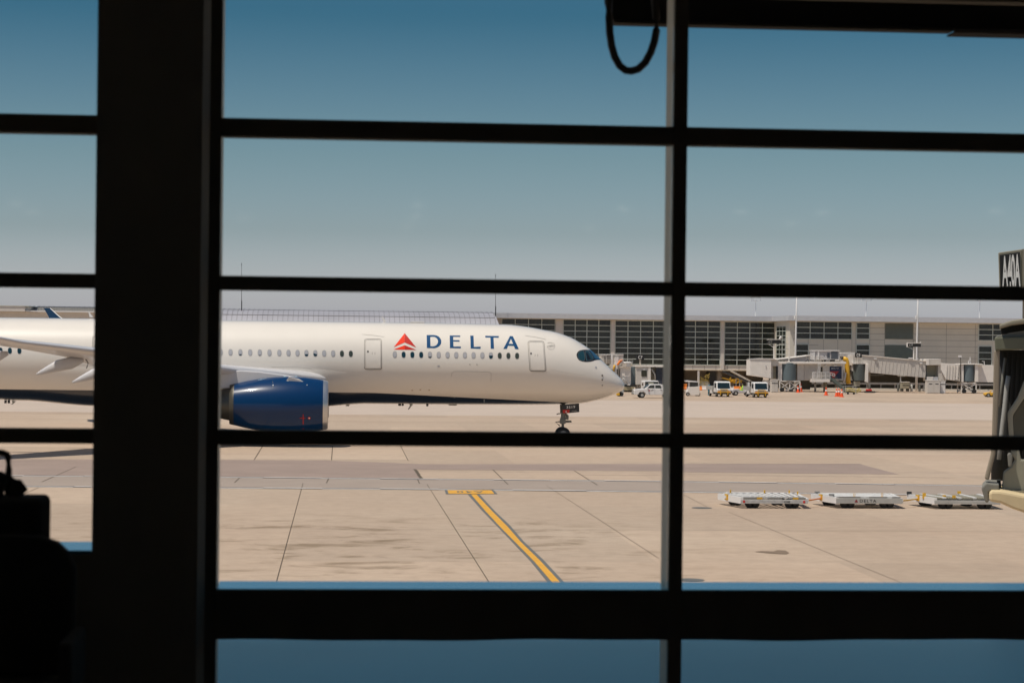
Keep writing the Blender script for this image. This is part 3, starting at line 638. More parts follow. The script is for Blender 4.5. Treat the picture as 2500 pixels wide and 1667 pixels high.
for dy in (-.42, .42):
    MB().revolve((gx0, YC+dy-.17, .55), (0,1,0), [(0,.18),(0,.42),(.04,.50),(.12,gr),(.22,gr),(.30,.50),(.34,.42),(.34,.18)], 32).build('tyre', M['tyre'], ngo, smooth=True)
    MB().revolve((gx0, YC+dy-.16, .55), (0,1,0), [(-.01,0),(.0,.16),(-.02,.20),(-.02,.25),(.03,.26)], 24).build('rim', M['galv'], ngo, smooth=True)
gd = slab('U', [(475,250),(1050,205),(1062,495),(1045,508),(680,545),(480,545)], YC-.65, .06, 'gear_door', M['gearblk'], air)
slab('U', [(385,245),(470,255),(460,545),(395,545)], YC-.30, .06, 'gear_leg_door', M['lined'], air)
slab('U', [(483,432),(728,425),(705,540),(485,542)], YC-.675, .012, 'door_panel', M['red'], gd)
text_quad('3519', [atY(*cp('U', *p), YC-.66) for p in ((612,388),(915,372),(915,282),(612,298))], M['signwht'], gd, 'lettering', .02, 1.15)
text_quad('ETOPS', [atY(*cp('U', *p), YC-.66) for p in ((797,498),(972,482),(970,446),(797,460))], M['galv'], gd, 'lettering', .01)
b = MB(); b.v = [atY(*cp('U', *p), YC-.69) for p in ((570,515),(597,455),(625,512))]; b.f = [[0,1,2]]; b.build('logo', M['signwht'], gd)
# main gear
for sg in (1, -1):
    mg_ = MB().tube([(NX-33.2, YC-sg*5.3, .6), (NX-33.2, YC-sg*5.3, 4.4)], .22, 12).tube([(NX-34.3, YC-sg*5.3, .7), (NX-32.1, YC-sg*5.3, .7)], .16, 10).build('main_gear', M['gear'], air)
    for dx in (-.95, .95):
        for dy in (-.7, .7): MB().revolve((NX-33.2+dx, YC-sg*5.3+dy-.25, .69), (0,1,0), [(0,0),(0,.5),(.06,.64),(.44,.64),(.5,.5),(.5,0)], 28).build('tyre', M['tyre'], mg_, smooth=True)


# ================================================================== TERMINAL ACROSS THE APRON
YL, YR = 360.0, 347.3
bld = thing('terminal_building', 'long beige terminal with gridded dark windows and flat grey roof edge', 'building', (40, YR, 0))
zroof = atY(*cp('E', 1000, 245), YL).z
zf = zroof-.85
zw = 2.95
xc = atY(*cp('E', 2010, 300), YL).x           # corner of the step
xl = atY(*cp('C', 1640, 160), YL).x-14; xr = 175
MB().box(xl, YL, zw, xc+.02, YL+40, zf-.02).build('wall', M['pier'], bld)
MB().box(xc, YR, zw, xr, YR+60, zf-.02).build('wall', M['bwall'], bld)
MB().box(xl, YL-1.6, zf, xc-.6, YL+42, zroof).box(xc-.6, YR-1.6, zf+.003, xr, YR+60, zroof+.003).build('roof', M['fascia'], bld)
MB().box(xl, YL-1.4, zf-.12, xc-.5, YL, zf-.003).box(xc-.5, YR-1.4, zf-.12, xr, YR, zf-.003).build('soffit', M['soffit'], bld)
MB().box(xl, YL+9, 0, xc, YL+9.3, zw).build('ground_floor_wall', M['soffit'], bld)
MB().box(xc+1, YR+5, 0, xr, YR+5.3, zw).box(xc+1, YR+5.3, 0, xc+1.3, YL+9, zw).build('ground_floor_wall', M['darkwall'], bld)
def window(k, x0, y0, x1, y1, cols, rows, y, par=bld, fw=.12):
    a = atY(*cp(k, x0, y1), y); b_ = atY(*cp(k, x1, y0), y); x0_, z0_, x1_, z1_ = a.x, a.z, b_.x, b_.z
    w_ = MB().box(x0_, y-.03, z0_, x1_, y+.05, z1_).build('window', M['bglass'], par)
    f = MB()
    for i in range(cols+1): xx = x0_+(x1_-x0_)*i/cols; f.box(xx-fw/2, y-.12, z0_-fw/2, xx+fw/2, y-.035, z1_+fw/2)
    for i in range(rows+1):
        zz = z0_+(z1_-z0_)*i/rows
        for j in range(cols): xa = x0_+(x1_-x0_)*j/cols+fw/2+.002; xb = x0_+(x1_-x0_)*(j+1)/cols-fw/2-.002; f.box(xa, y-.115, zz-fw/2, xb, y-.036, zz+fw/2)
    f.build('window_frame', M['bframe'], w_); return w_
window('D', 110, 180, 716, 690, 4, 8, YL); window('D', 803, 190, 1340, 700, 4, 8, YL)
window('E', 103, 312, 715, 828, 4, 8, YL); window('E', 762, 314, 1365, 832, 4, 8, YL); window('E', 1412, 330, 2018, 840, 4, 8, YL)
for i in range(1, 4):
    window('D', 110-690*i, 180, 716-690*i, 690, 4, 8, YL)
for k, x0, x1 in (('D', 716, 803), ('D', 1340, 1388), ('E', 715, 762), ('E', 1365, 1412), ('E', 2018, 2064)):
    a = atY(*cp(k, x0, 400), YL); b_ = atY(*cp(k, x1, 400), YL)
    MB().box(a.x+.05, YL-.35, zw-.02, b_.x-.05, YL-.001, zf-.13).build('pier', M['pier'], bld)
# spandrel band joints and lip
b = MB()
for i in range(26): xx = xc-i*2.0; b.box(xx-.03, YL-.03, zw+.05, xx+.03, YL-.001, zw+1.15)
b.build('panel_joint', M['line'], bld)
MB().box(xl, YL-.38, zw-.12, xc, YL-.002, zw+.04).build('ledge', M['soffit'], bld)
# side of the step: glazed return wall facing left
q = MB().box(xc-.03, YR+3.0, zw+1.3, xc+.05, YL-2.2, zf-.9).build('window', M['bglass'], bld)
f = MB()
for i in range(4): yy = YR+3+(YL-2.2-YR-3)*i/3; f.box(xc-.07, yy-.05, zw+1.3, xc-.035, yy+.05, zf-.9)
for i in range(9): zz = zw+1.3+(zf-.9-zw-1.3)*i/8; f.box(xc-.065, YR+3.08, zz-.05, xc-.034, YL-2.3, zz+.05)
f.build('window_frame', M['bframe'], q)
window('F', 915, 372, 1677, 598, 4, 3, YR); window('F', 1740, 380, 1918, 600, 1, 3, YR); window('F', 905, 675, 1083, 850, 1, 2, YR); window('F', 1735, 683, 1917, 905, 1, 3, YR)
window('G', 1510, 375, 1870, 580, 2, 3, YR); window('G', 1508, 655, 1678, 895, 1, 3, YR)
def louvre(k, x0, y0, x1, y1):
    a = atY(*cp(k, x0, y1), YR); b_ = atY(*cp(k, x1, y0), YR); m_ = MB().box(a.x, YR-.04, a.z, b_.x, YR+.02, b_.z)
    o = m_.build('louvre', M['dark'], bld); s_ = MB(); n_ = 16
    for i in range(n_): zz = a.z+(b_.z-a.z)*(i+.5)/n_; s_.quadsolid([(a.x, YR-.05, zz+.02),(b_.x, YR-.05, zz+.02),(b_.x, YR-.05, zz+.06),(a.x, YR-.05, zz+.06)], [(a.x, YR-.14, zz-.06),(b_.x, YR-.14, zz-.06),(b_.x, YR-.14, zz-.03),(a.x, YR-.14, zz-.03)])
    s_.build('slat', M['louvre'], o)
louvre('G', 318, 365, 674, 562); louvre('G', 314, 640, 670, 812)
b = MB()
wx0 = xc+.6
for i in range(9):
    z_ = zf-1.0-i*.98
    for xa, xb in ((atY(*cp('G', 120, 400), YR).x, atY(*cp('G', 312, 400), YR).x), (atY(*cp('G', 680, 400), YR).x, atY(*cp('G', 1500, 400), YR).x), (wx0, wx0+4.2)):
        b.box(xa, YR-.012, z_-.025, xb, YR-.001, z_+.025)
for k, x in (('F', 1083), ('F', 1292), ('F', 1487), ('F', 1680), ('F', 1735), ('F', 1925), ('G', 312), ('G', 678), ('G', 750), ('G', 1100), ('G', 1470)):
    xx = atY(*cp(k, x, 500), YR).x; b.box(xx-.025, YR-.014, zw, xx+.025, YR-.002, zf-.2)
b.build('panel_joint', M['line'], bld)
for k, x0, x1, h0, h1 in (('E', 1230, 1308, 900, 1150), ('E', 1312, 1396, 905, 1150)):
    a = atY(*cp(k, x0, h1), YL+2); b_ = atY(*cp(k, x1, h0), YL+2); r_ = (b_.x-a.x)/2
    if x0 == 1230: MB().box(a.x, YL+2, 0, b_.x, YL+5, zw).build('doorway', M['dark'], bld)
    else: MB().tube([((a.x+b_.x)/2, YL+3, 0), ((a.x+b_.x)/2, YL+3, zw)], r_, 16).build('column', M['conc'], bld, smooth=True)
for px in (1560, 1650, 2010, 2044, 2120, 2290, 2440):
    v = atY(px, 900, YR+1.5 if px > 1900 else YL+3); r_ = .35
    MB().tube([(v.x, v.y, 0), (v.x, v.y, zw)], r_, 12).build('column', M['conc'], bld, smooth=True)
# curved metal roofs to the left
rb = thing('curved_roof_hall', 'long building with a curved ribbed metal roof showing above the fuselage', 'building', (-30, YL, 0))
zt = atY(*cp('B', 400, 210), YL).z
xe = atY(*cp('C', 1690, 180), YL-12).x; xs_ = atY(*cp('A', 210, 390), YL-12).x-.5
rows = []
prof = [(-14, zt-3.6), (-13.3, zt-2.7), (-12.2, zt-1.9), (-10.6, zt-1.15), (-8.6, zt-.6), (-6, zt-.25), (-3, zt-.06), (0, zt), (6, zt-.2)]
for x in (xs_, xe): rows.append([(x+(.9 if x == xe else 0)*max(0, (zt-z_)/3.6), YL+4+dy, z_) for dy, z_ in prof])
MB().grid(rows).build('roof', M['roofm'], rb, smooth=True)
sm = MB(); nrib = 92
for i in range(nrib+1):
    x = xs_+(xe-xs_)*i/nrib
    sm.tube([(x+.0, YL+4+dy-.02, z_+.02) for dy, z_ in prof[:8]], .045, 4)
for j in (3, 5): sm.bar((xs_, YL+4+prof[j][0], prof[j][1]+.05), (xe, YL+4+prof[j][0], prof[j][1]+.05), .07)
sm.build('roof_seam', M['seam'], rb)
MB().box(xs_-60, YL-9.0, 0, xe-.3, YL+3, zt-3.55).build('wall', M['pier'], rb)
# flat fronted block with lattice canopy at the far left
fl = thing('flat_roofed_block', 'pale flat roofed block behind the rear fuselage with a dark roof lattice', 'building', (-70, YL, 0))
a = atY(*cp('R', 350, 105), YL-12); b_ = atY(*cp('R', 1390, 180), YL-12); t0 = atY(*cp('R', 350, 165), YL-12).z; lo = atY(*cp('R', 700, 180), YL-12).z
MB().box(a.x-60, YL-12, 0, b_.x+2, YL+20, lo-.12).build('wall', M['pier'], fl)
MB().box(a.x-60, YL-13.5, lo-.1, a.x+.4, YL+20, a.z-.02).build('roof', M['pier'], fl)
MB().box(a.x-60, YL-13.6, a.z-.02, a.x+1.0, YL+20, a.z+.06).build('roof_edge', M['bframe'], fl)
MB().box(a.x+.45, YL-13.2, lo-.1, b_.x+2, YL-12.02, lo+.08).build('roof_edge', M['white'], fl)
la = MB()
for j in range(5):
    zz = lo+.15+(a.z-lo-.1)*j/4; la.bar((a.x+1.0+.5*j/4, YL-12+j*1.2, zz), (b_.x+3, YL-12+j*1.2, zz), .035)
n_ = 30
for i in range(n_):
    x = a.x+1.0+(b_.x+2-a.x-1)*i/n_; la.bar((x, YL-12, lo+.15), (x+.9, YL-7.2, a.z+.05), .045)
la.build('roof_lattice', M['dark'], fl)
MB().box(a.x+1.5, YL-6.9, lo, b_.x+3, YL-6.7, a.z-.1).build('roof_backing', mat('pale_roof_deck', (.62,.60,.56), .7), fl)
# rods and masts
def rod(px, y0, y1, y, r, lab, k='X'):
    a = atY(px, y1, y); t = atY(px-1, y0, y); o = MB().tube([(a.x, y, 0 if lab[0] else a.z), (t.x, y, t.z)], [r, r*.6], 6).build('lightning_rod', M['dark' if not lab[0] else 'galv'], smooth=True, loc=(a.x, y, 0 if lab[0] else a.z))
    return o
def lrod(px, ytop, ybase, label):
    t = atY(px, ytop, YL-3); bz = atY(px, ybase, YL-3)
    r_ = MB().tube([(bz.x, YL-3, bz.z-.8), (t.x, YL-3, t.z)], [.05, .03], 6).build('lightning_rod', M['dark'], loc=(bz.x, YL-3, bz.z-.8))
    tag(r_, label, 'lightning rod', 'lightning rods on the roofs')
    MB().tube([(bz.x, YL-3, bz.z-.5), (bz.x, YL-3, bz.z+1.2)], .09, 8).build('rod_base', M['dark'], r_)
    MB().tube([(t.x, YL-3, t.z-.25), (t.x, YL-3, t.z+.05)], [.08,.03], 6).build('rod_tip', M['dark'], r_)
lrod(590, 643, 752, 'thin dark lightning rod near the left end of the curved roof'); lrod(1210, 670, 765, 'thin dark lightning rod at the right end of the curved roof')
def mast(px, label, y=YL+30):
    t = atY(px, 734, y); 
    r_ = MB().tube([(t.x, y, 0), (t.x, y, t.z)], [.22,.11], 8).build('floodlight_mast', M['white'], loc=(t.x, y, 0)); tag(r_, label, 'floodlight mast', 'floodlight masts behind the terminal')
    hd = MB().box(t.x-.9, y-.5, t.z-.05, t.x+.9, y+.5, t.z+.08)
    for dx in (-.85, -.55, .85): hd.bar((t.x+dx, y-.4, t.z), (t.x+dx, y-.4, t.z+1.1), .08)
    hd.build('mast_head', M['white'], r_)
    for dx in (-.85, -.2, .6): MB().cbox((t.x+dx, y-.5, t.z+.75), (.5, .35, .4)).build('floodlight', M['galv'], r_)
mast(1845, 'white floodlight mast rising behind the flat roof left of the step'); mast(2115, 'white floodlight mast rising behind the roof over the upper window strip'); mast(2392, 'white floodlight mast nearest the right edge, above the rightmost windows')
for px, pb, lab in ((1944, 868, 'tall white pole beside the roof step, next to the stair mast'), (2240, 868, 'tall white pole just right of the wall louvres')):
    t = atY(px+2, 700, YR-4); m_ = atY(px-2, 868, YR-4); md = atY(px, 776, YR-4)
    o = MB().tube([(m_.x, YR-4, 0), (m_.x, YR-4, m_.z), (md.x, YR-4, md.z), (t.x, YR-4, t.z)], [.2,.17,.14,.08], 8).build('light_pole', M['white'], smooth=True, loc=(m_.x, YR-4, 0))
    tag(o, lab, 'pole', 'tall white poles by the terminal'); MB().tube([(md.x-.25, YR-4, md.z-.2), (md.x-.25, YR-4, md.z+.35)], .16, 8).build('pole_bracket', M['white'], o)

# ================================================================== JET BRIDGES AT THE FAR TERMINAL
def frame_truss(k, x0, y0, x1, y1, y, par, m=M['bridgew'], w_=.16, n=1):
    a = atY(*cp(k, x0, y1), y); b_ = atY(*cp(k, x1, y0), y); t = MB(); z0_ = max(0.02, a.z)
    for yy in (y, y+2.2):
        for i in range(n+1): xx = a.x+(b_.x-a.x)*i/n; t.bar((xx, yy, z0_), (xx, yy, b_.z), w_)
        t.bar((a.x, yy, b_.z), (b_.x, yy, b_.z), w_); t.bar((a.x, yy, z0_+.25), (b_.x, yy, z0_+.25), w_*.8)
        for i in range(n):
            xa = a.x+(b_.x-a.x)*i/n; xb = a.x+(b_.x-a.x)*(i+1)/n; t.bar((xa, yy, z0_+.3), (xb, yy, b_.z-.1), w_*.7); t.bar((xb, yy, z0_+.3), (xa, yy, b_.z-.1), w_*.7)
    t.build('support_frame', m, par)
    for xx in (a.x+.35, b_.x-.35): MB().revolve((xx, y-.3, .35), (0,1,0), [(0,0),(0,.34),(.3,.34),(.3,0)], 16).build('wheel', M['tyre'], par)
def railing(k, x0, y0, x1, y1, y, par, n=4, m=M['white'], w_=.06):
    a = atY(*cp(k, x0, y1), y); b_ = atY(*cp(k, x1, y0), y); t = MB()
    for i in range(n+1): xx = a.x+(b_.x-a.x)*i/n; t.bar((xx, y, a.z), (xx, y, b_.z), w_)
    for zz in (b_.z, (a.z+b_.z)/2): t.bar((a.x, y, zz), (b_.x, y, zz), w_)
    t.build('railing', m, par)
def rotunda(k, x0, y0, x1, y1, y, par, m=M['rot']):
    a = atY(*cp(k, x0, y1), y); b_ = atY(*cp(k, x1, y0), y); r_ = (b_.x-a.x)/2
    MB().revolve(((a.x+b_.x)/2, y+r_*.8, a.z), (0,0,1), [(0,0),(0,r_),(b_.z-a.z, r_),(b_.z-a.z, 0)], 32).build('rotunda', m, par, smooth=False)
# --- left bridge (gate sign C7, behind the nose)
YB = 318
jb = thing('jet_bridge', 'pale jet bridge just right of the aircraft nose, carrying the small square gate sign', 'jet bridge', (atY(1550, 950, YB).x, YB, 0), 'jet bridges at the far terminal')
slab('N', rect('N', 440, 470, 790, 1035), YB+.6, 3.0, 'cab', M['bridgew'], jb, .03)
slab('N', rect('N', 790, 470, 950, 1015), YB+.9, 2.4, 'curtain', M['rot'], jb)
slab('N', rect('N', 950, 465, 1350, 1035), YB, 3.0, 'tunnel', M['bridge'], jb, .03)
slab('N', rect('N', 1345, 455, 1420, 1030), YB-.08, 3.1, 'post', M['bridgew'], jb)
slab('N', [(1420,500),(1600,470),(1600,1000),(1420,1000)], YB+1.0, 2.0, 'tunnel', M['jcream'], jb)
slab('N', rect('N', 1590, 490, 1990, 1010), YB+.3, 2.6, 'curtain', mat('dark_curtain', (.035,.042,.06), .7), jb)
px_tube('N', [(1440,520),(1490,600),(1550,700),(1560,880)], YB+.2, .12, 'hose', M['galv'], jb)
px_tube('N', [(1430,510),(1480,600),(1530,760)], YB+.4, .08, 'hose', M['dark'], jb)
slab('N', rect('N', 940, 425, 2400, 462), YB-.15, 3.3, 'roof_edge', M['bridgew'], jb)
wd = MB().ext([atY(*cp('N', *p), YB) for p in rrect(1120, 575, 1295, 770, 25)], (0, -.06, 0)).build('window', M['bglass'], jb)
slab('N', rect('N', 1175, 535, 1250, 560), YB-.12, .12, 'lamp', M['white'], jb)
un = slab('N', rect('N', -160, 70, 550, 370), YB+.6, 2.6, 'air_conditioner', M['bridge'], jb, .03)
slab('N', rect('N', 25, 100, 150, 365), YB+.54, .06, 'grille', mat('grille_brown', (.20,.18,.165), .6), un); slab('N', rect('N', -70, 120, -20, 340), YB+.54, .06, 'grille', mat('grille_brown', (.20,.18,.165), .6), un)
slab('N', rect('N', -170, 62, 555, 84), YB+.5, 2.8, 'casing_top', M['white'], un); slab('N', rect('N', 150, 84, 210, 370), YB+.5, .1, 'casing_edge', M['white'], un)
slab('N', rect('N', 285, 150, 395, 420), YB+.3, .3, 'duct', M['white'], jb); slab('N', rect('N', 255, 560, 340, 800), YB+.2, .6, 'post', M['galv'], jb)
slab('N', rect('N', 270, 370, 360, 900), YB+.1, .6, 'post', M['white'], jb); slab('N', rect('N', 365, 470, 440, 800), YB+.4, .4, 'post', M['cream'], jb)
slab('N', rect('N', 345, 540, 372, 700), YB, .3, 'bracket', M['dark'], jb); slab('N', rect('N', 415, 510, 440, 800), YB+.35, .1, 'bracket', M['lined'], jb)
px_tube('N', [(275,410),(250,470),(240,540),(245,620)], YB-.1, .17, 'supply_hose', M['yellow'], jb)
px_tube('N', [(355,400),(400,350),(430,290),(500,255)], YB-.1, .17, 'supply_hose', M['orange'], jb); px_tube('N', [(440,260),(500,245),(520,270)], YB-.2, .12, 'supply_hose', mat('pink_orange', (.75,.35,.22), .6), jb)
slab('N', rect('N', 350, 450, 790, 478), YB+.4, 3.2, 'roof_edge', M['bridgew'], jb)
px_tube('N', [(440,335),(640,330),(740,330),(830,345)], YB, .14, 'roof_duct', M['white'], jb); slab('N', rect('N', 660, 350, 745, 455), YB, .3, 'roof_duct', M['white'], jb)
slab('N', rect('N', 520, 350, 640, 460), YB+.3, 1.0, 'roof_box', M['bridge'], jb)
railing('N', -60, 240, 180, 370, YB+.3, jb, 4, M['cream'], .05); railing('N', 550, 255, 850, 355, YB+.3, jb, 3, M['galv'], .05)
slab('N', [(590,1035),(930,1035),(930,1110),(590,1110)], YB+.3, 2.5, 'undercarriage', M['dark'], jb)
slab('N', rect('N', 590, 1105, 890, 1215), YB, 1.6, 'undercarriage_box', mat('olive_tan', (.34,.29,.18), .7), jb)
slab('N', rect('N', 590, 1210, 940, 1305), YB+.5, 1.2, 'bogie', M['dark'], jb)
px_tube('N', [(530,790),(600,900),(680,1000)], YB-.2, .1, 'step_rail', M['galv'], jb); px_tube('N', [(520,785),(560,775)], YB-.2, .1, 'step_rail', M['dark'], jb)
slab('N', [(680,1010),(760,1010),(760,1050),(680,1050)], YB-.2, .3, 'step', M['bridgew'], jb)
px_tube('N', [(940,1040),(1080,1030),(1020,1080),(1050,1140)], YB, .06, 'bracket', M['lined'], jb)
slab('N', rect('N', 960, 1035, 1180, 1290), YB+1.0, 1.0, 'support_leg', M['bridge'], jb)
sg_ = thing('gate_sign', 'small square black gate sign reading C7 above the left jet bridge', 'sign', atY(*cp('N', 1095, 440), YB), 'gate signs on the jet bridges')
bd = slab('N', rect('N', 970, 75, 1212, 230), YB, .5, 'sign_board', M['signblk'], sg_); text_quad('C7', pquad('N', 1018, 108, 1155, 208, YB-.03), M['signwht'], bd, 'lettering', .01, .95)
slab('N', rect('N', 1062, 228, 1112, 450), YB+.1, .25, 'sign_post', M['cream'], sg_)
b = MB()
# ground equipment under the left bridge
tagl = thing('ground_power_cart', 'low grey cart with yellow trim under the aircraft nose, by the left jet bridge', 'cart', atZ(*cp('N', 400, 1400)))
yy = tagl.location.y
slab('N', rect('N', 410, 1180, 520, 1330), yy, 1.5, 'cart_body', M['dark'], tagl); slab('N', rect('N', 340, 1290, 430, 1370), yy-.3, .8, 'cart_front', M['yellow'], tagl)
slab('N', rect('N', 490, 1170, 560, 1350), yy-.1, 1.0, 'cart_side', M['galv'], tagl)
for x in (400, 480): v = atY(*cp('N', x, 1360), yy); MB().revolve((v.x, yy-.2, .28), (0,1,0), [(0,0),(0,.28),(.3,.28),(.3,0)], 16).build('wheel', M['tyre'], tagl)
# --- middle bridge
YB = 330
jm_ = thing('jet_bridge', 'white-ended jet bridge with a rooftop air unit and a navy poster', 'jet bridge', (atY(2000, 950, YB).x, YB, 0), 'jet bridges at the far terminal')
slab('F', [(287,882),(578,880),(578,1142),(285,1100)], YB-1.2, 3.0, 'cab', M['bridgew'], jm_, .04)
slab('F', [(285,875),(575,878),(660,872),(480,868)], YB-1.3, 3.4, 'cab_roof', M['bridgew'], jm_)
slab('F', rect('F', 578, 882, 668, 972), YB-.9, 2.8, 'cab_hood', M['bridge'], jm_); slab('F', rect('F', 580, 972, 662, 1138), YB-.2, 2.2, 'doorway', M['jcream'], jm_); slab('F', rect('F', 580, 972, 600, 1140), YB-.6, .2, 'door_frame', M['bridge'], jm_)
slab('F', rect('F', 650, 972, 668, 1160), YB-.7, 2.0, 'door_frame', M['dark'], jm_); slab('F', rect('F', 500, 960, 510, 996), YB-1.28, .08, 'sign_plate', M['acu'], jm_)
slab('F', rect('F', 668, 930, 724, 1170), YB-.5, 3.0, 'end_wall', M['bridgew'], jm_); slab('F', rect('F', 580, 1140, 660, 1290), YB, 1.2, 'support_leg', M['bridge'], jm_)
rotunda('F', 722, 932, 932, 1168, YB-.6, jm_)
slab('F', rect('F', 932, 935, 1562, 1168), YB, 3.2, 'tunnel', M['bridge'], jm_, .03)
slab('F', rect('F', 1030, 935, 1250, 1160), YB-.14, .13, 'wall_panel', mat('panel_a', (.47,.43,.39), .6, var=.08), jm_)
slab('F', rect('F', 1128, 1150, 1380, 1190), YB-1.2, 1.6, 'platform', M['bridgew'], jm_)
slab('F', rect('F', 670, 912, 1600, 940), YB-.7, 4.0, 'roof_edge', M['bridgew'], jm_)
for i in range(9):
    x = 850+i*80; slab('F', rect('F', x, 940, x+26, 948), YB-.35, .3, 'roof_bracket', M['cream'], jm_)
slab('F', rect('F', 1245, 985, 1278, 1052), YB-.05, .04, 'door_window', M['bglass'], jm_)
slab('F', rect('F', 1238, 978, 1285, 1165), YB-.03, .025, 'door', M['cream'], jm_)
po = slab('F', rect('F', 1376, 978, 1538, 1146), YB-.07, .06, 'poster', M['poster'], jm_)
slab('P', [(535,662),(800,662),(700,790),(660,880),(600,830),(535,700)], YB-.085, .012, 'poster_triangle', M['posterred'], po)
text_quad('DELTA', pquad('P', 620, 565, 790, 592, YB-.09), M['signwht'], po, 'lettering', .02, 1.3)
b = MB(); b.v = [atY(*cp('P', *p), YB-.09) for p in ((583,592),(598,562),(612,592))]; b.f = [[0,1,2]]; b.build('logo', M['signwht'], po)
slab('F', rect('F', 1432, 958, 1472, 972), YB-.4, .35, 'lamp', M['white'], jm_); slab('F', rect('F', 1310, 958, 1335, 970), YB-.4, .35, 'lamp', M['white'], jm_)
slab('F', [(640,885),(1130,826),(1180,826),(1180,928),(830,915),(820,900)], YB+4.5, 3.0, 'tunnel', M['acu'], jm_)
slab('F', [(640,878),(1130,820),(1130,830),(640,888)], YB+4.2, 3.4, 'roof_edge', M['bridgew'], jm_)
au = slab('F', rect('F', 1162, 762, 1508, 884), YB+.2, 2.8, 'air_conditioner', M['acu'], jm_, .03)
slab('F', rect('F', 1395, 775, 1488, 876), YB+.12, .08, 'grille', mat('grille_blue', (.07,.08,.10), .6), au); slab('F', rect('F', 1343, 793, 1376, 862), YB+.12, .08, 'grille', mat('grille_blue', (.07,.08,.10), .6), au)
slab('F', rect('F', 1155, 755, 1515, 766), YB+.05, 3.1, 'casing_top', M['white'], au); slab('F', rect('F', 1210, 766, 1232, 884), YB+.1, .1, 'casing_edge', M['white'], au); slab('F', rect('F', 1160, 766, 1172, 884), YB+.1, .1, 'casing_edge', M['white'], au)
for c in ((1300, 828), (1336, 828)): slab('F', rect('F', c[0]-4, c[1]-5, c[0]+4, c[1]+5), YB+.14, .06, 'latch', M['dark'], au)
for x in (1295, 1418): slab('F', rect('F', x, 884, x+30, 915), YB+.4, 2, 'unit_foot', M['dark'], jm_)
px_tube('F', [(820,880),(850,915),(900,922),(1040,915),(1075,880),(1090,900),(1090,925)], YB-.6, .06, 'cable', M['dark'], jm_)
railing('F', 1055, 825, 1135, 905, YB-.4, jm_, 2, M['cream']); railing('F', 1170, 850, 1290, 925, YB-.4, jm_, 4, M['cream'], .05); railing('F', 1140, 1058, 1380, 1145, YB-1.2, jm_, 4)
railing('F', 1145, 1060, 1175, 1145, YB-1.22, jm_, 2)
l_ = MB()
for sx in (1212, 1240): l_.bar(atY(*cp('F', sx+8, 935), YB-.9), atY(*cp('F', sx-4, 1135), YB-.9), .05)
for i in range(11): yy_ = 945+i*18; l_.bar(atY(*cp('F', 1218-i*.9, yy_), YB-.9), atY(*cp('F', 1246-i*.9, yy_), YB-.9), .05)
l_.build('ladder', M['white'], jm_)
# stairs down to the right
st_ = MB(); a = atY(*cp('F', 1385, 1160), YB-1.2); b_ = atY(*cp('F', 1590, 1320), YB-1.2)
for yy_ in (YB-2.2, YB-1.2):
    st_.ext([(a.x, yy_, a.z), (a.x+.2, yy_, a.z+.35), (b_.x+.2, yy_, .35), (b_.x, yy_, .02)], (0, .08, 0))
for i in range(12): t = (i+.5)/12; st_.box(a.x+(b_.x-a.x)*t-.14, YB-2.1, a.z*(1-t)-.02, a.x+(b_.x-a.x)*t+.14, YB-1.25, a.z*(1-t)+.05)
for t0_ in range(5): t = t0_/4; st_.bar((a.x+(b_.x-a.x)*t, YB-2.2, a.z*(1-t)), (a.x+(b_.x-a.x)*t, YB-2.2, a.z*(1-t)+1.0), .05)
st_.bar((a.x, YB-2.2, a.z+1.0), (b_.x, YB-2.2, 1.0), .05)
st_.build('stairs', mat('stair_green', (.12,.145,.125), .6), jm_)
t = MB()
for (x0, y0), (x1, y1) in (((1380,1060),(1445,1080)), ((1380,1090),(1445,1112)), ((1415,1068),(1415,1102)), ((1445,1080),(1445,1112)), ((1380,1058),(1380,1145))): t.bar(atY(*cp('F', x0, y0), YB-1.4), atY(*cp('F', x1, y1), YB-1.4), .08)
t.build('railing', M['white'], jm_)
for x, wd_ in ((1325, 27), (1188, 14)):
    a = atY(*cp('F', x, 1190), YB+1); r_ = wd_/5.6/15.5
    MB().tube([(a.x, YB+1.5, 0), (a.x, YB+1.5, a.z+.3)], r_, 16).build('support_column', M['jcream'] if wd_ > 20 else M['bridge'], jm_, smooth=True)
frame_truss('F', 690, 1180, 968, 1318, YB-.6, jm_, M['bridgew'], .15, 2)
slab('F', rect('F', 828, 1290, 872, 1332), YB-1.2, .6, 'wheel_block', M['dark'], jm_)
# light gantry above the cab
gt_ = thing('gate_board', 'long flat black gate board reading C7 on a forked white post', 'sign', atY(*cp('F', 610, 880), YB), 'gate signs on the jet bridges')
bd = slab('F', rect('F', 525, 613, 704, 664), YB, .3, 'sign_board', M['signblk'], gt_); text_quad('C7', pquad('F', 541, 630, 588, 656, YB-.03), M['galv'], bd, 'lettering', .01)
slab('F', rect('F', 520, 606, 708, 613), YB-.05, .4, 'sign_frame', M['bridgew'], bd)
t = MB(); 
for p_, q_, w__ in (((612,664),(612,880),.16), ((528,664),(605,714),.08), ((704,668),(625,714),.08)): t.bar(atY(*cp('F', *p_), YB+.15), atY(*cp('F', *q_), YB+.15), w__)
t.build('sign_post', M['bridgew'], gt_)
lg = thing('access_mast', 'white ladder-like steel mast right of the forked black gate board', 'mast', atY(*cp('F', 820, 920), YB))
t = MB(); t.bar(atY(*cp('F', 820, 562), YB), atY(*cp('F', 820, 925), YB), .2)
t.build('mast_post', M['bridgew'], lg); t = MB()
for y_ in (596, 668, 744, 820): t.bar(atY(*cp('F', 690, y_), YB), atY(*cp('F', 820, y_-4), YB), .07)
for x_ in (720, 765): t.bar(atY(*cp('F', x_, 596), YB+.1), atY(*cp('F', x_, 860), YB+.1), .06)
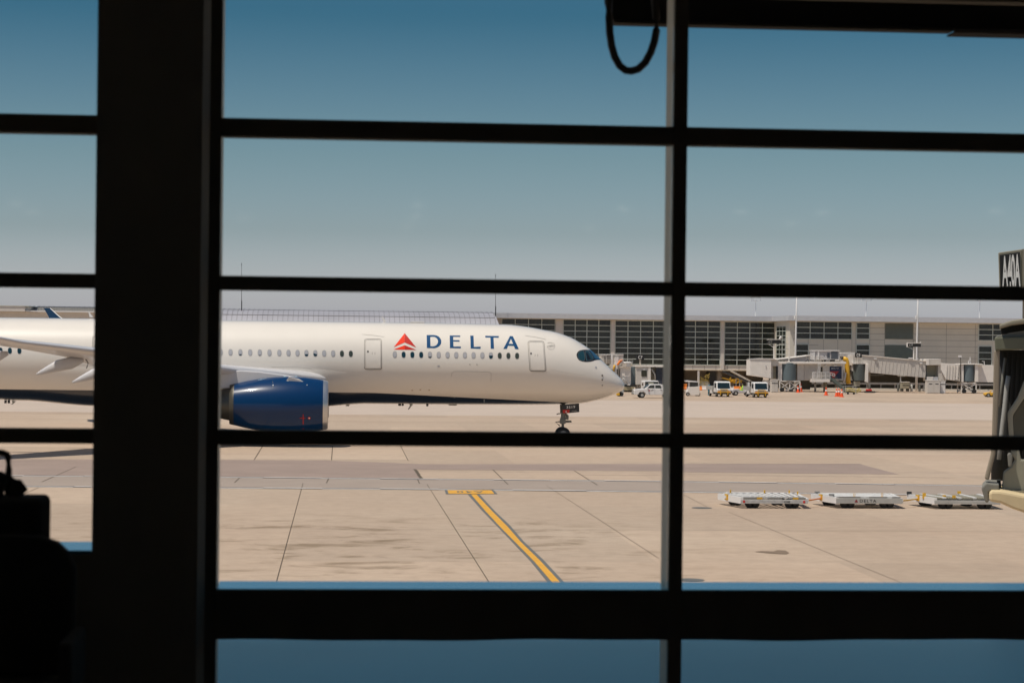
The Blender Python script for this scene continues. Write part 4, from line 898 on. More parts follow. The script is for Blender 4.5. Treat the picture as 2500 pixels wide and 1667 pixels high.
t.build('mast_rungs', M['galv'], lg); v = atY(*cp('F', 706, 578), YB); MB().tube([v+Vector((-.25,0,-.3)), v+Vector((.1,0,.1))], [.1,.2], 10).build('camera_head', M['white'], lg)
# --- right bridge
YB = 332
jr = thing('jet_bridge', 'long ribbed jet bridge sloping down to the right, joined to the square black gate sign', 'jet bridge', (atY(2250, 950, YB).x, YB, 0), 'jet bridges at the far terminal')
tn = slab('G', [(-110,770),(20,768),(842,842),(842,1056),(100,988),(-110,972)], YB, 3.2, 'tunnel', M['bridge'], jr)
rb_ = MB()
for i in range(16):
    x = 125+i*47; a0, a1 = (x+18-(0), 790+(x)*.088), (x-2, 985+(x-100)*.088)
    rb_.bar(atY(*cp('G', *a0), YB-.03), atY(*cp('G', *a1), YB-.03), .045)
rb_.build('rib', mat('rib_pale', (.62,.58,.53), .6), tn)
slab('G', [(20,762),(845,838),(845,848),(20,772)], YB-.15, 3.5, 'roof_edge', M['bridgew'], jr)
slab('F', [(1530,790),(1710,785),(1790,800),(1740,935),(1500,900)], YB+2.5, 3.0, 'tunnel', M['bridge'], jr)
slab('F', [(1545,800),(1640,800),(1740,825),(1740,870),(1600,865),(1545,840)], YB+.9, 2.6, 'cab_roof', mat('striped_roof', (.50,.465,.43), .6, var=.15, scale=3), jr)
slab('F', rect('F', 1640, 820, 1700, 960), YB-.1, 2.0, 'cab', M['bridgew'], jr); slab('F', [(1560,880),(1700,860),(1700,1170),(1640,1190),(1560,1170)], YB+1.0, 2.2, 'cab', M['bridge'], jr)
px_tube('F', [(1565,870),(1600,880),(1612,930),(1618,1060),(1632,1215)], YB-.6, .38, 'supply_hose', M['yellow'], jr, 12)
px_tube('F', [(1595,1060),(1585,1120),(1567,1190)], YB-.8, .14, 'supply_hose', M['white'], jr)
px_tube('F', [(1655,1150),(1655,1050),(1665,1025),(1680,1050),(1680,1150)], YB-.2, .07, 'cable', M['dark'], jr)
rotunda('F', 1706, 940, 1872, 1170, YB-.6, jr, mat('rotunda_dark', (.09,.105,.10), .55, var=.15, scale=.8))
slab('F', [(1868,945),(1905,935),(1900,1195),(1862,1185)], YB-.9, 2.5, 'end_wall', M['bridgew'], jr); slab('F', [(1690,925),(1880,925),(1880,942),(1690,942)], YB-.8, 3, 'roof_edge', M['bridgew'], jr)
slab('F', rect('F', 1650, 1168, 1880, 1200), YB, 2.2, 'undercarriage', M['dark'], jr); slab('F', rect('F', 1700, 1180, 1790, 1250), YB-.3, 1.0, 'undercarriage_box', M['jcream'], jr)
slab('Q', [(765,150),(1100,150),(1105,292),(765,292)], YB-.3, 3.6, 'tunnel_hood', M['bridge'], jr, .03); slab('Q', [(765,150),(828,150),(828,292),(765,292)], YB-.36, .06, 'hood_panel', M['bridgew'], jr)
slab('Q', rect('Q', 765, 292, 1048, 560), YB+1.5, 1.8, 'doorway', M['jcream'], jr); slab('Q', rect('Q', 1045, 292, 1220, 640), YB, 3.0, 'tunnel', M['bridge'], jr)
slab('Q', rect('Q', 755, 292, 775, 655), YB-.2, .3, 'door_frame', M['dark'], jr)
slab('Q', rect('Q', 775, 560, 920, 660), YB-.2, 2.0, 'panel_box', M['bridgew'], jr); slab('Q', rect('Q', 930, 565, 1035, 650), YB-.15, 1.5, 'panel_box', M['fascia'], jr)
slab('Q', [(1105,240),(1545,275),(1545,660),(1220,622),(1105,400)], YB-.4, 3.2, 'tunnel', M['bridgew'], jr)
t = MB()
for x in (1240, 1300, 1370, 1430, 1500): t.quadsolid([atY(*cp('Q', x, 290), YB-.41), atY(*cp('Q', x+14, 290), YB-.41), atY(*cp('Q', x-6, 625), YB-.41), atY(*cp('Q', x-20, 622), YB-.41)], [atY(*cp('Q', x, 290), YB-.5), atY(*cp('Q', x+14, 290), YB-.5), atY(*cp('Q', x-6, 625), YB-.5), atY(*cp('Q', x-20, 622), YB-.5)])
t.build('rib', M['bridge'], jr)
t = MB()
for x0, y0, x1, y1 in ((1415,560,1440,570),(1415,560,1420,610),(1480,570,1505,580),(1500,575,1505,615),(1425,630,1490,636),(1490,480,1505,520)): t.ext([atY(*cp('Q', *p), YB-.42) for p in rect('Q', x0, y0, x1, y1)], (0,-.03,0))
t.build('stencil_mark', M['dark'], jr)
slab('Q', rect('Q', 1545, 278, 1562, 690), YB-.7, 2.4, 'end_frame', M['lined'], jr); slab('Q', rect('Q', 1562, 285, 1622, 680), YB-.6, 2.6, 'end_wall', M['bridgew'], jr)
rotunda('Q', 1622, 278, 1888, 665, YB-.5, jr)
slab('Q', rect('Q', 1888, 285, 1960, 680), YB-.6, 2.6, 'end_wall', M['bridgew'], jr); slab('Q', [(1960,290),(2400,300),(2400,690),(1960,682)], YB, 3.0, 'tunnel', M['bridgew'], jr)
slab('Q', rect('Q', 1555, 262, 2060, 280), YB-.8, 3.4, 'roof_edge', M['bridgew'], jr)
frame_truss('Q', 1575, 705, 1910, 945, YB-.4, jr, M['bridgew'], .17, 1)
px_tube('Q', [(1555,275),(1550,130),(1545,100)], YB-.8, .06, 'lamp_post', M['dark'], jr); v = atY(*cp('Q', 1540, 92), YB-.8); MB().cbox(v, (.45,.3,.3)).build('lamp', M['white'], jr)
for x0, y0, x1, y1 in ((1768,108,1782,265),(1730,190,1742,262),(1730,186,1782,198),(2092,205,2106,300),(2050,200,2104,212)): slab('Q', rect('Q', x0, y0, x1, y1), YB, .15, 'roof_pipe', M['white'], jr)
for x0, y0, x1, y1 in ((370,120,460,148),(560,135,590,155),(618,235,678,262)): slab('Q', rect('Q', x0, y0, x1, y1), YB-.3, .3, 'lamp', M['white'], jr)
slab('P', rect('P', 1815, 285, 1892, 315), YB-.3, .3, 'lamp', M['white'], jr)
slab('Q', rect('Q', 168, 545, 188, 690), YB-.3, .3, 'support_leg', M['galv'], jr)
slab('Q', [(130,540),(280,545),(280,555),(130,550)], YB-.4, .8, 'support_beam', M['cream'], jr)
s9 = thing('gate_sign', 'square black gate sign with white C9 standing on the ribbed jet bridge', 'sign', atY(*cp('P', 1370, 440), YB-1), 'gate signs on the jet bridges')
bd = slab('P', [(1275,130),(1460,138),(1458,270),(1275,258)], YB-1, .4, 'sign_board', M['signblk'], s9); text_quad('C9', pquad('P', 1308, 152, 1410, 248, YB-1.03), M['signwht'], bd, 'lettering', .015, .95)
t = MB()
for x_ in (1310, 1372, 1410): t.bar(atY(*cp('P', x_, 262), YB-.8), atY(*cp('P', x_-4, 435), YB-.8), .06)
t.build('sign_post', M['cream'], s9)
s9b = thing('gate_board', 'long flat black gate board with C9 in front of the blank panelled wall', 'sign', atY(*cp('G', 682, 830), YB+1), 'gate signs on the jet bridges')
bd = slab('G', rect('G', 606, 618, 775, 662), YB+1, .3, 'sign_board', M['signblk'], s9b); text_quad('C9', pquad('G', 625, 625, 670, 652, YB+.97), M['galv'], bd, 'lettering', .01)
slab('G', rect('G', 600, 610, 778, 618), YB+.95, .4, 'sign_frame', M['bridgew'], bd); slab('G', rect('G', 600, 618, 607, 664), YB+.95, .4, 'sign_frame', M['bridgew'], bd)
t = MB()
for p_, q_, w__ in (((682,662),(682,830),.14), ((606,662),(672,692),.07), ((765,612),(775,595),.1)): t.bar(atY(*cp('G', *p_), YB+1.2), atY(*cp('G', *q_), YB+1.2), w__)
t.build('sign_post', M['bridgew'], s9b)

# ================================================================== GROUND LEVEL THINGS BY THE TERMINAL
cb = MB().box(xc+3, YR-3.0, 0, xr, YR-2.2, .38).build('kerb_wall', M['bwall'], loc=(xc+50, YR-3, 0)); tag(cb, 'low pale concrete kerb wall along the foot of the right terminal block', 'kerb')
gr_ = MB()
for i in range(46): gr_.box(xc+6+i*2.4, YR+1, 0, xc+6.15+i*2.4, YR+1.15, 1.0)
gr_.box(xc+4, YR+.9, .95, xr, YR+1.2, 1.3)
tag(gr_.build('guard_rail', M['galv'], loc=(xc+50, YR+1, 0)), 'grey guard rail on short posts in the shade below the right terminal block', 'guard rail')
cabs = [('Q', 205, 690, 380, 865, 'beige two-door electrical cabinet on grey legs below the ribbed jet bridge', M['jcream']),
        ('Q', 785, 655, 1090, 935, 'large beige equipment cabinet under the jet bridge doorway', M['bridge']),
        ('Q', 1090, 662, 1208, 935, 'narrow white cabinet standing right of the large beige cabinet', M['white']),
        ('O', 2190, 370, 2352, 655, 'beige cabinet right of the second flatbed truck, below the white cab', M['bridge'])]
for k, x0, y0, x1, y1, lab, m_ in cabs:
    base = atZ(*cp(k, (x0+x1)/2, y1+10)); y_ = min(base.y, 341.0)
    a = atY(*cp(k, x0, y1), y_); b_ = atY(*cp(k, x1, y0), y_)
    th_ = thing('equipment_cabinet', lab, 'cabinet', ((a.x+b_.x)/2, y_, 0), 'cabinets along the far terminal')
    z0_ = .45 if '205' in str(x0) else 0.02
    MB().box(a.x, y_, z0_, b_.x, y_+1.2, b_.z).build('cabinet_body', m_, th_, .03)
    MB().box(a.x-.06, y_-.06, b_.z+.002, b_.x+.06, y_+1.26, b_.z+.08).build('cabinet_top', M['bridgew'], th_)
    xm = (a.x+b_.x)/2
    for i, (xa, xb) in enumerate(((a.x+.08, xm-.03), (xm+.03, b_.x-.08))):
        d_ = MB().box(xa, y_-.03, z0_+.1, xb, y_-.002, b_.z-.12).build('cabinet_door', m_, th_)
        MB().box((xa+xb)/2-.25, y_-.045, b_.z-.55, (xa+xb)/2+.25, y_-.031, b_.z-.42).build('vent', M['dark'], d_)
    if z0_ > .1:
        for xx in (a.x, b_.x-.3): MB().box(xx, y_+.1, 0, xx+.3, y_+1.1, z0_).build('leg', M['dark'], th_)
for k, x, y0, y1, lab in (('Q', 430, 740, 915, 'grey steel bollard just right of the two-door cabinet'), ('Q', 755, 745, 925, 'grey steel bollard left of the large beige cabinet'), ('Q', 120, 735, 910, 'dark bollard left of the two-door cabinet'), ('Q', 610, 760, 910, 'dark bollard between the cabinets'), ('P', 1685, 1035, 1230, 'dark bollard behind the red wheel chocks')):
    v = atY(*cp(k, x, y0), 341.5); o = MB().revolve((v.x, 341.5, 0), (0,0,1), [(0,.2),(v.z-.1,.2),(v.z,.12),(v.z+.03,0)], 14).build('bollard', M['galv'] if 'grey' in lab else mat('dark_bollard', (.09,.09,.08), .7), smooth=True, loc=(v.x, 341.5, 0)); tag(o, lab, 'bollard', 'bollards along the far terminal')
# red chocks
v = atZ(*cp('P', 1680, 1285)); ch = thing('chock_cart', 'small red-topped cart with black base on the ground under the ribbed jet bridge', 'cart', (v.x, v.y, 0))
MB().box(v.x-.75, v.y, .05, v.x+.9, v.y+.8, .3).build('cart_base', M['dark'], ch); MB().box(v.x-.45, v.y+.1, .3, v.x+.4, v.y+.7, .6).build('cart_box', M['red'], ch, .05)
MB().bar((v.x+.8, v.y+.4, .2), (v.x+1.5, v.y+.3, .25), .06).build('tow_bar', M['dark'], ch)
# traffic cones
def make_cone():
    r_ = MB().box(-.21,-.21,0,.21,.21,.045).build('traffic_cone', M['cone'])
    MB().revolve((0,0,.045), (0,0,1), [(0,.17),(.62,.05),(.72,.035),(.74,0)], 16).build('cone_body', M['cone'], r_, smooth=True)
    MB().revolve((0,0,.045), (0,0,1), [(.36,.104),(.5,.079)], 16).build('reflective_band', M['signwht'], r_, smooth=True); return r_
cone = make_cone()
for i, (k, x, y, sc_, lab) in enumerate((('P', 432, 1352, 1.55, 'orange traffic cone standing alone in front of the beige support columns'), ('P', 735, 1385, 1.5, 'left cone of the cluster of three in front of the dark stairs'),
        ('P', 800, 1378, 1.5, 'middle cone of the cluster of three in front of the dark stairs'), ('P', 882, 1400, 1.5, 'right cone of the cluster of three, with a broad white top'),
        ('F', 942, 1332, 1.4, 'shorter orange cone with a white tip right of the white lattice frame'), ('F', 978, 1325, 1.75, 'taller orange cone on a dark base right of the white lattice frame'))):
    c_ = cone if i == 0 else copy_tree(cone); v = atZ(*cp(k, x, y)); c_.location = (v.x, v.y, 0); c_.scale = (sc_, sc_, sc_); tag(c_, lab, 'traffic cone', 'orange cones on the far apron')
# hose cart
v = atZ(*cp('P', 1130, 1325)); hc = thing('hose_cart', 'low caged cart heaped with tan hoses at the foot of the dark stairs', 'cart', (v.x, v.y, 0))
y_ = v.y; t = MB(); a = atY(*cp('P', 985, 1090), y_); b_ = atY(*cp('P', 1285, 1310), y_)
for yy_ in (y_, y_+1.4):
    for xx in (a.x, b_.x): t.bar((xx, yy_, .1), (xx, yy_, a.z), .07)
    for zz in (.25, a.z*.55, a.z): t.bar((a.x, yy_, zz), (b_.x, yy_, zz), .06)
t.build('cage', M['galv'], hc); t = MB()
for i in range(7):
    pts = [(a.x+.3+(b_.x-a.x+.6)*q_/6+random.uniform(-.1,.1), y_+.3+i*.13, .45+.2*math.sin(q_*1.3+i)+i*.05) for q_ in range(7)]; t.tube(pts, .09, 6)
t.build('hose', mat('tan_hose', (.42,.33,.13), .7), hc)
for xx in (a.x+.4, b_.x-.3): MB().revolve((xx, y_-.1, .16), (0,1,0), [(0,0),(0,.16),(.15,.16),(.15,0)], 14).build('wheel', M['tyre'], hc)
# barriers
def barrier(k, x0, y0, x1, y1, m_, lab):
    v = atZ(*cp(k, (x0+x1)/2, y1)); y_ = v.y; a = atY(*cp(k, x0, y1), y_); b_ = atY(*cp(k, x1, y0), y_); zt_ = b_.z
    o = thing('barrier', lab, 'barrier', ((a.x+b_.x)/2, y_, 0), 'plastic barriers under the terminal')
    pr = [(-.3,0),(.3,0),(.3,.15),(.14,.4),(.10,zt_),(-.10,zt_),(-.14,.4),(-.3,.15)]
    MB().quadsolid([(a.x, y_+p[0], p[1]) for p in pr], [(b_.x, y_+p[0], p[1]) for p in pr]).build('barrier_body', m_, o, .03)
    MB().cbox(((a.x+b_.x)/2, y_, zt_+.03), (.25,.14,.06)).build('filler_cap', M['dark'], o)
wb = mat('white_plastic', (.66,.60,.56), .5)
barrier('O', 455, 515, 525, 612, M['orange'], 'short orange barrier right of the white cab cart'); barrier('O', 530, 503, 668, 606, wb, 'white barrier between the cab cart and the first truck')
barrier('O', 1210, 520, 1288, 625, wb, 'white barrier touching the first flatbed truck'); barrier('O', 1290, 518, 1462, 612, M['orange'], 'long orange barrier left of the driver in hi-vis'); barrier('O', 2130, 545, 2206, 606, M['orange'], 'small orange barrier right of the second truck'); barrier('O', 60, 460, 165, 590, M['orange'], 'orange barrier beside the window mullion')
barrier('O', 1620, 470, 1740, 520, M['orange'], 'orange barrier set back behind the second flatbed truck')
# machinery and things under the overhang
mc = thing('belt_loader', 'yellow and brown loader machinery parked in the shade under the terminal', 'loader', (atY(*cp('O', 1300, 500), 352).x, 352, 0))
t = MB()
for i in range(26):
    p0 = Vector(atY(*cp('O', random.uniform(1150, 1480), random.uniform(350, 440)), 352+random.uniform(-1,1))); p1 = p0+Vector((random.uniform(-1.2,1.2), 0, random.uniform(-.5,.5))); t.bar(p0, p1, .12)
t.build('roller_frame', M['yellow'], mc)
a = atY(*cp('O', 1220, 500), 352); b_ = atY(*cp('O', 1500, 450), 352); MB().box(a.x, 351.5, 0.3, b_.x, 353, b_.z).build('chassis', mat('brown_metal', (.16,.10,.05), .7), mc)
for xx in (a.x+.7, b_.x-.7): MB().revolve((xx, 351.2, .4), (0,1,0), [(0,0),(0,.4),(.3,.4),(.3,0)], 16).build('wheel', M['tyre'], mc)
mc2 = thing('baggage_lift', 'tilted yellow and grey lift machinery under the terminal, left of the dark doorway', 'lift', (atY(*cp('O', 560, 500), 350).x, 350, 0))
t = MB()
for i in range(16):
    p0 = Vector(atY(*cp('O', random.uniform(480, 690), random.uniform(270, 440)), 350)); t.bar(p0, p0+Vector((random.uniform(-.8,.8), 0, random.uniform(-.6,.6))), .12)
t.build('lift_arm', mat('ochre', (.38,.27,.06), .7), mc2)
MB().box(*atY(*cp('O', 430, 150), 349).xy, .8, atY(*cp('O', 470, 150), 349).x, 349.4, 2.9).build('lift_post', M['bridge'], mc2)
MB().box(atY(*cp('O', 440, 300), 350).x, 350, 0, atY(*cp('O', 690, 300), 350).x, 351, 1.2).build('lift_base', M['jcream'], mc2)
for lab, k, p0, p1, r_, m_ in (('long dark conveyor boom slanting down from the overhang to the second flatbed truck', 'O', (1040,165), (1740,450), .16, 'dark'), ('pale tan conveyor boom slanting behind the dark one', 'O', (1230,150), (1700,400), .14, 'cream')):
    y_ = 345 if m_ == 'dark' else 350; a = atY(*cp(k, *p0), y_); b_ = atY(*cp(k, *p1), y_)
    cv = thing('conveyor', lab, 'conveyor', (b_.x, y_, 0), 'conveyor booms under the terminal')
    MB().ext([a+Vector((0,0,r_)), b_+Vector((0,0,r_)), b_-Vector((0,0,r_)), a-Vector((0,0,r_))], (0, .8, 0)).build('boom', M[m_], cv)
    for t_ in (.45, .8): p = a.lerp(b_, t_); MB().bar((p.x, y_+.4, 0), (p.x, y_+.4, p.z-r_*.5), .12).build('boom_leg', M['galv'], cv)
    MB().tube([b_+Vector((0,-.05,0)), b_+Vector((0,.85,0))], r_*1.3, 12).build('end_roller', M['steel'], cv)
# ------------------------------------------------ vehicles
def wheel(x, y, z, r, w_, par, ax=(1,0,0), rimm='galv'):
    o = MB().revolve(Vector((x,y,z))-Vector(ax)*w_/2, ax, [(0,r*.55),(0,r*.9),(w_*.15,r),(w_*.85,r),(w_,r*.9),(w_,r*.55)], 24).build('wheel', M['tyre'], par, smooth=True)
    MB().revolve(Vector((x,y,z))-Vector(ax)*w_/2*.9, ax, [(0,0),(.0,r*.3),(w_*.1,r*.5),(w_*.05,r*.58)], 20).build('rim', M[rimm], o, smooth=True)
    MB().revolve(Vector((x,y,z))+Vector(ax)*w_/2*.9, ax, [(0,0),(.0,r*.3),(-w_*.1,r*.5),(-w_*.05,r*.58)], 20).build('rim', M[rimm], o, smooth=True)
def make_truck():
    t = thing('flatbed_truck', '-', 'truck')
    pr = [(-.0,.62),(0,1.05),(.10,1.12),(.30,1.98),(.45,2.12),(1.5,2.16),(1.7,2.05),(1.75,.62)]
    MB().quadsolid([(-1.0, p[0], p[1]) for p in pr], [(1.0, p[0], p[1]) for p in pr]).build('cab', M['white'], t, .06)
    ws = MB(); ws.v = [Vector(p) for p in ((-.88,.085,1.17),(.88,.085,1.17),(.82,.29,1.98),(-.82,.29,1.98))]; ws.quadsolid([(-.88,.085,1.17),(.88,.085,1.17),(.84,.275,1.98),(-.84,.275,1.98)], [(-.88,.115,1.17),(.88,.115,1.17),(.84,.305,1.98),(-.84,.305,1.98)])
    ws.v = ws.v[4:]; ws.f = [[i-4 for i in f_] for f_ in ws.f]
    wso = ws.build('windshield', M['carglass'], t)
    MB().bar((-.6,.075,1.2), (.1,.1,1.26), .03).build('wiper', M['dark'], wso)
    for s_ in (-1, 1):
        MB().box(s_*1.005-.01, .5, 1.25, s_*1.005+.01, 1.35, 1.9).build('side_window', M['carglass'], t)
        MB().box(s_*.72-.19, -.035, .80, s_*.72+.19, .02, 1.0).build('headlight', mat('lamp_glass', (.55,.5,.42), .2, coat=.5), t, .03)
        mr_ = MB().cbox((s_*1.22, .25, 1.55), (.16,.08,.42)).build('mirror', M['dark'], t); MB().bar((s_*1.0,.3,1.75), (s_*1.2,.25,1.7), .025).build('mirror_arm', M['dark'], mr_)
        MB().box(s_*.72-.1, -.05, .70, s_*.72+.1, -.02, .78).build('indicator', M['orange'], t)
    MB().box(-.45,-.03,.86,.45,.01,1.02).build('grille', mat('grille_grey', (.30,.30,.28), .5), t)
    MB().box(-1.0,-.12,.36,1.0,.2,.60).build('bumper', M['dark'], t, .03)
    g_ = MB()
    for x in (-.52, .52): g_.bar((x,-.2,.22), (x,-.2,1.08), .085)
    for z_ in (.72, 1.06): g_.bar((-.52,-.2,z_), (.52,-.2,z_), .085)
    g_.bar((-.95,-.18,.62), (.95,-.18,.62), .08); g_.build('push_bar', M['yellow'], t)
    MB().box(-.99,-.14,.605,.99,-.02,.70).build('front_stripe', M['yellow'], t)
    MB().box(-.85,.2,.35,.85,5.2,.55).build('chassis', M['dark'], t)
    MB().box(-1.15,1.9,.95,1.15,5.3,1.08).box(-1.15,1.9,1.08,-1.08,5.3,1.5).box(1.08,1.9,1.08,1.15,5.3,1.5).box(-1.08,1.9,1.08,1.08,1.97,1.55).build('flatbed', M['galv'], t)
    MB().box(-1.15,2.2,.45,-.9,3.3,.92).build('side_box', M['white'], t)
    for x in (-.82, .82):
        for y in (.85, 4.3): wheel(x, y, .38, .38, .26, t)
    return t
tr = make_truck(); t2 = copy_tree(tr)
for o, (x, y), lab in ((tr, (1050, 772), 'white flatbed truck with a yellow push bar, the left one of the pair'), (t2, (1945, 790), 'white flatbed truck with a yellow push bar beside the tug driver in hi-vis')):
    v = atZ(*cp('O', x, y)); o.location = (v.x, v.y, 0); o.rotation_euler = (0,0,R(5)); tag(o, lab, 'truck', 'white flatbed trucks by the terminal')
# person helper: one continuous skinned body
def person(name, label, joints, loc, rz, clothes, cat='person', group=None):
    """joints: dict name -> (x,y,z,r)"""
    E = [('pel','chest'),('chest','neck'),('neck','head'),('chest','shL'),('shL','elL'),('elL','haL'),('chest','shR'),('shR','elR'),('elR','haR'),('pel','hiL'),('hiL','knL'),('knL','anL'),('anL','toL'),('pel','hiR'),('hiR','knR'),('knR','anR'),('anR','toR')]
    ks = list(joints); me = bpy.data.meshes.new(name); me.from_pydata([joints[q_][:3] for q_ in ks], [(ks.index(a), ks.index(b)) for a, b in E], [])
    o = bpy.data.objects.new(name, me); scene.collection.objects.link(o); o.location = loc; o.rotation_euler = (0,0,rz)
    md = o.modifiers.new('skin', 'SKIN'); sv = me.skin_vertices[0].data
    for i, q_ in enumerate(ks): sv[i].radius = (joints[q_][3], joints[q_][3]); sv[i].use_root = (q_ == 'pel')
    o.modifiers.new('sub', 'SUBSURF').levels = 2; o.modifiers['sub'].render_levels = 2
    me.materials.append(clothes); tag(o, label, cat, group)
    hx, hy, hz, hr = joints['head']
    def part(nm, b, m_): 
        q_ = b.build(nm, m_, None, smooth=True); q_.parent = o; return q_
    part('face', MB().revolve((hx, hy, hz-.11), (0,0,1), [(0,.03),(.03,.075),(.11,.098),(.18,.092),(.23,.05),(.245,0)], 16), M['skin'])
    part('hair', MB().revolve((hx, hy+.015, hz-.01), (0,0,1), [(0,.104),(.08,.106),(.14,.075),(.165,0)], 16), M['dark'])
    return o
sit = dict(pel=(0,.1,.95,.15), chest=(0,.05,1.32,.17), neck=(0,.03,1.50,.07), head=(0,0,1.68,.09), shL=(-.2,.05,1.42,.075), elL=(-.28,-.12,1.2,.055), haL=(-.16,-.42,1.22,.04), shR=(.2,.05,1.42,.075), elR=(.28,-.12,1.2,.055), haR=(.16,-.42,1.22,.04),
           hiL=(-.11,.02,.92,.10), knL=(-.13,-.4,.92,.075), anL=(-.13,-.45,.5,.05), toL=(-.13,-.62,.45,.04), hiR=(.11,.02,.92,.10), knR=(.13,-.4,.92,.075), anR=(.13,-.45,.5,.05), toR=(.13,-.62,.45,.04))
# tug with driver
v = atZ(*cp('O', 1500, 740)); tg = thing('baggage_tug', 'small open grey baggage tug carrying a driver in hi-vis, left of the second truck', 'tug', (v.x, v.y, 0))
x0, y0 = v.x, v.y
pr = [(-1.5,.35),(-1.5,.75),(-1.3,.9),(-.5,.95),(-.4,.7),(.5,.7),(.55,1.0),(1.1,1.0),(1.15,.35)]
MB().quadsolid([(x0+p[0], y0, p[1]) for p in pr], [(x0+p[0], y0+1.3, p[1]) for p in pr]).build('tug_body', M['acu'], tg, .04)
for dx in (-1.0, .75):
    for dy in (0, 1.3): wheel(x0+dx, y0+dy, .34, .34, .22, tg, (0,1,0))
MB().box(x0-1.7, y0+.1, .35, x0-1.5, y0+1.2, .6).build('front_bumper', M['dark'], tg); MB().box(x0+.9, y0+.2, .95, x0+1.05, y0+1.1, 1.9).build('cab_back', M['white'], tg)
MB().bar((x0-.5, y0+.65, .9), (x0-.3, y0+.65, 1.2), .04).build('steering_column', M['dark'], tg)
person('person', 'tug driver in a lime hi-vis vest, seated and leaning on the wheel', sit, (x0+.1, y0+.65, -.12), R(-90), M['hivis'])
stand = dict(pel=(0,0,.95,.14), chest=(0,0,1.32,.16), neck=(0,0,1.50,.065), head=(0,-.02,1.67,.09), shL=(-.2,0,1.42,.07), elL=(-.26,.02,1.14,.05), haL=(-.22,-.18,.95,.04), shR=(.2,0,1.42,.07), elR=(.26,0,1.14,.05), haR=(.25,-.08,.88,.04),
             hiL=(-.11,0,.90,.10), knL=(-.12,-.02,.5,.07), anL=(-.12,.03,.09,.05), toL=(-.13,-.15,.05,.04), hiR=(.11,0,.90,.10), knR=(.13,0,.5,.07), anR=(.14,.05,.09,.05), toR=(.15,-.13,.05,.04))
v = atZ(*cp('O', 790, 750)); 
st2_ = {q_: (a, b_, c_*1.0, r_) for q_, (a, b_, c_, r_) in stand.items()}
pz = atY(*cp('O', 795, 410), v.y+2).z-1.8
person('person', 'worker in a teal shirt standing behind the bed of the left flatbed truck', stand, (tr.location.x-1.05, tr.location.y+5.9, 0.02), R(20), M['teal'])
# cab cart (small white three-wheeled vehicle)
v = atZ(*cp('O', 320, 752)); cc = thing('service_cart', 'small boxy white service cart with an open cab, just right of the window mullion', 'cart', (v.x, v.y, 0))
y_ = v.y; S_ = lambda nm, pts, dy, th, m_, bv=0: slab('O', pts, y_+dy, th, nm, m_, cc, bv)
S_('cart_body', [(190,540),(470,520),(470,730),(260,735),(200,640)], 0, 1.3, M['bridgew'], .04); S_('front_fairing', [(165,640),(200,600),(250,640),(250,700),(170,700)], .1, 1.0, M['white'], .03)
S_('windshield', [(240,425),(430,425),(430,530),(240,530)], .1, .06, M['carglass']); S_('roof', [(130,385),(225,380),(420,400),(440,425),(150,412)], -.1, 1.6, M['white'], .03); S_('cab_post', [(200,412),(230,412),(232,545),(195,545)], .05, .1, M['white']); S_('cab_post', [(432,420),(450,420),(470,525),(445,525)], .05, .1, M['white'])
for x_ in (190, 395, 445): a = atY(*cp('O', x_, 735), y_); wheel(a.x, y_+.1, .26, .26, .16, cc, (0,1,0))
# white cab behind second truck
v = atZ(*cp('O', 2110, 645)); wc = thing('white_van', 'white boxy van mostly hidden behind the second flatbed truck', 'van', (v.x, v.y, 0)); y_ = v.y
slab('O', [(2030,372),(2192,372),(2192,640),(2030,640)], y_, 2.0, 'van_body', M['white'], wc, .06); slab('O', [(2166,455),(2194,455),(2194,535),(2166,535)], y_-.02, .02, 'window', M['bglass'], wc)
a = atY(*cp('O', 2080, 640), y_); wheel(a.x, y_+.1, .34, .34, .2, wc, (0,1,0)); wheel(a.x+1.2, y_+1.9, .34, .34, .2, wc, (0,1,0))
# pickup, nose to the left
v = atZ(*cp('N', 1145, 1455)); pu = thing('pickup_truck', 'white crew-cab pickup truck parked side on, its rear hidden by the window mullion', 'pickup truck', (v.x, v.y, 0)); X0 = v.x-1.12; y_ = v.y
bp = [(0,.45),(0,.95),(.10,1.12),(1.5,1.25),(1.7,1.28),(5.75,1.28),(5.8,.5),(5.1,.42),(5.0,.7),(4.75,.85),(4.3,.85),(4.05,.7),(3.95,.42),(1.65,.42),(1.55,.68),(1.3,.85),(.95,.85),(.7,.68),(.62,.42)]
MB().quadsolid([(X0+a, y_, b_) for a, b_ in bp], [(X0+a, y_+1.95, b_) for a, b_ in bp]).build('body', M['white'], pu, .05)
cpf = [(1.45,1.26),(2.15,1.78),(2.5,1.86),(3.7,1.86),(4.0,1.78),(4.15,1.27)]
MB().quadsolid([(X0+a, y_+.12, b_) for a, b_ in cpf], [(X0+a, y_+1.83, b_) for a, b_ in cpf]).build('cab', M['white'], pu, .05)
for pts in ([(1.75,1.32),(2.25,1.72),(2.78,1.74),(2.78,1.32)], [(2.92,1.32),(2.92,1.74),(3.6,1.74),(3.78,1.32)]):
    MB().ext([(X0+a, y_+.09, b_) for a, b_ in pts], (0, .04, 0)).build('side_window', M['carglass'], pu)
MB().quadsolid([(X0+1.46, y_+.22, 1.31),(X0+1.46, y_+1.73, 1.31),(X0+2.08, y_+1.68, 1.77),(X0+2.08, y_+.27, 1.77)], [(X0+1.43, y_+.22, 1.35),(X0+1.43, y_+1.73, 1.35),(X0+2.05, y_+1.68, 1.80),(X0+2.05, y_+.27, 1.80)]).build('windshield', M['carglass'], pu)
for dx in (1.12, 4.52):
    wheel(X0+dx, y_+.12, .39, .39, .26, pu, (0,1,0)); wheel(X0+dx, y_+1.83, .39, .39, .26, pu, (0,1,0))
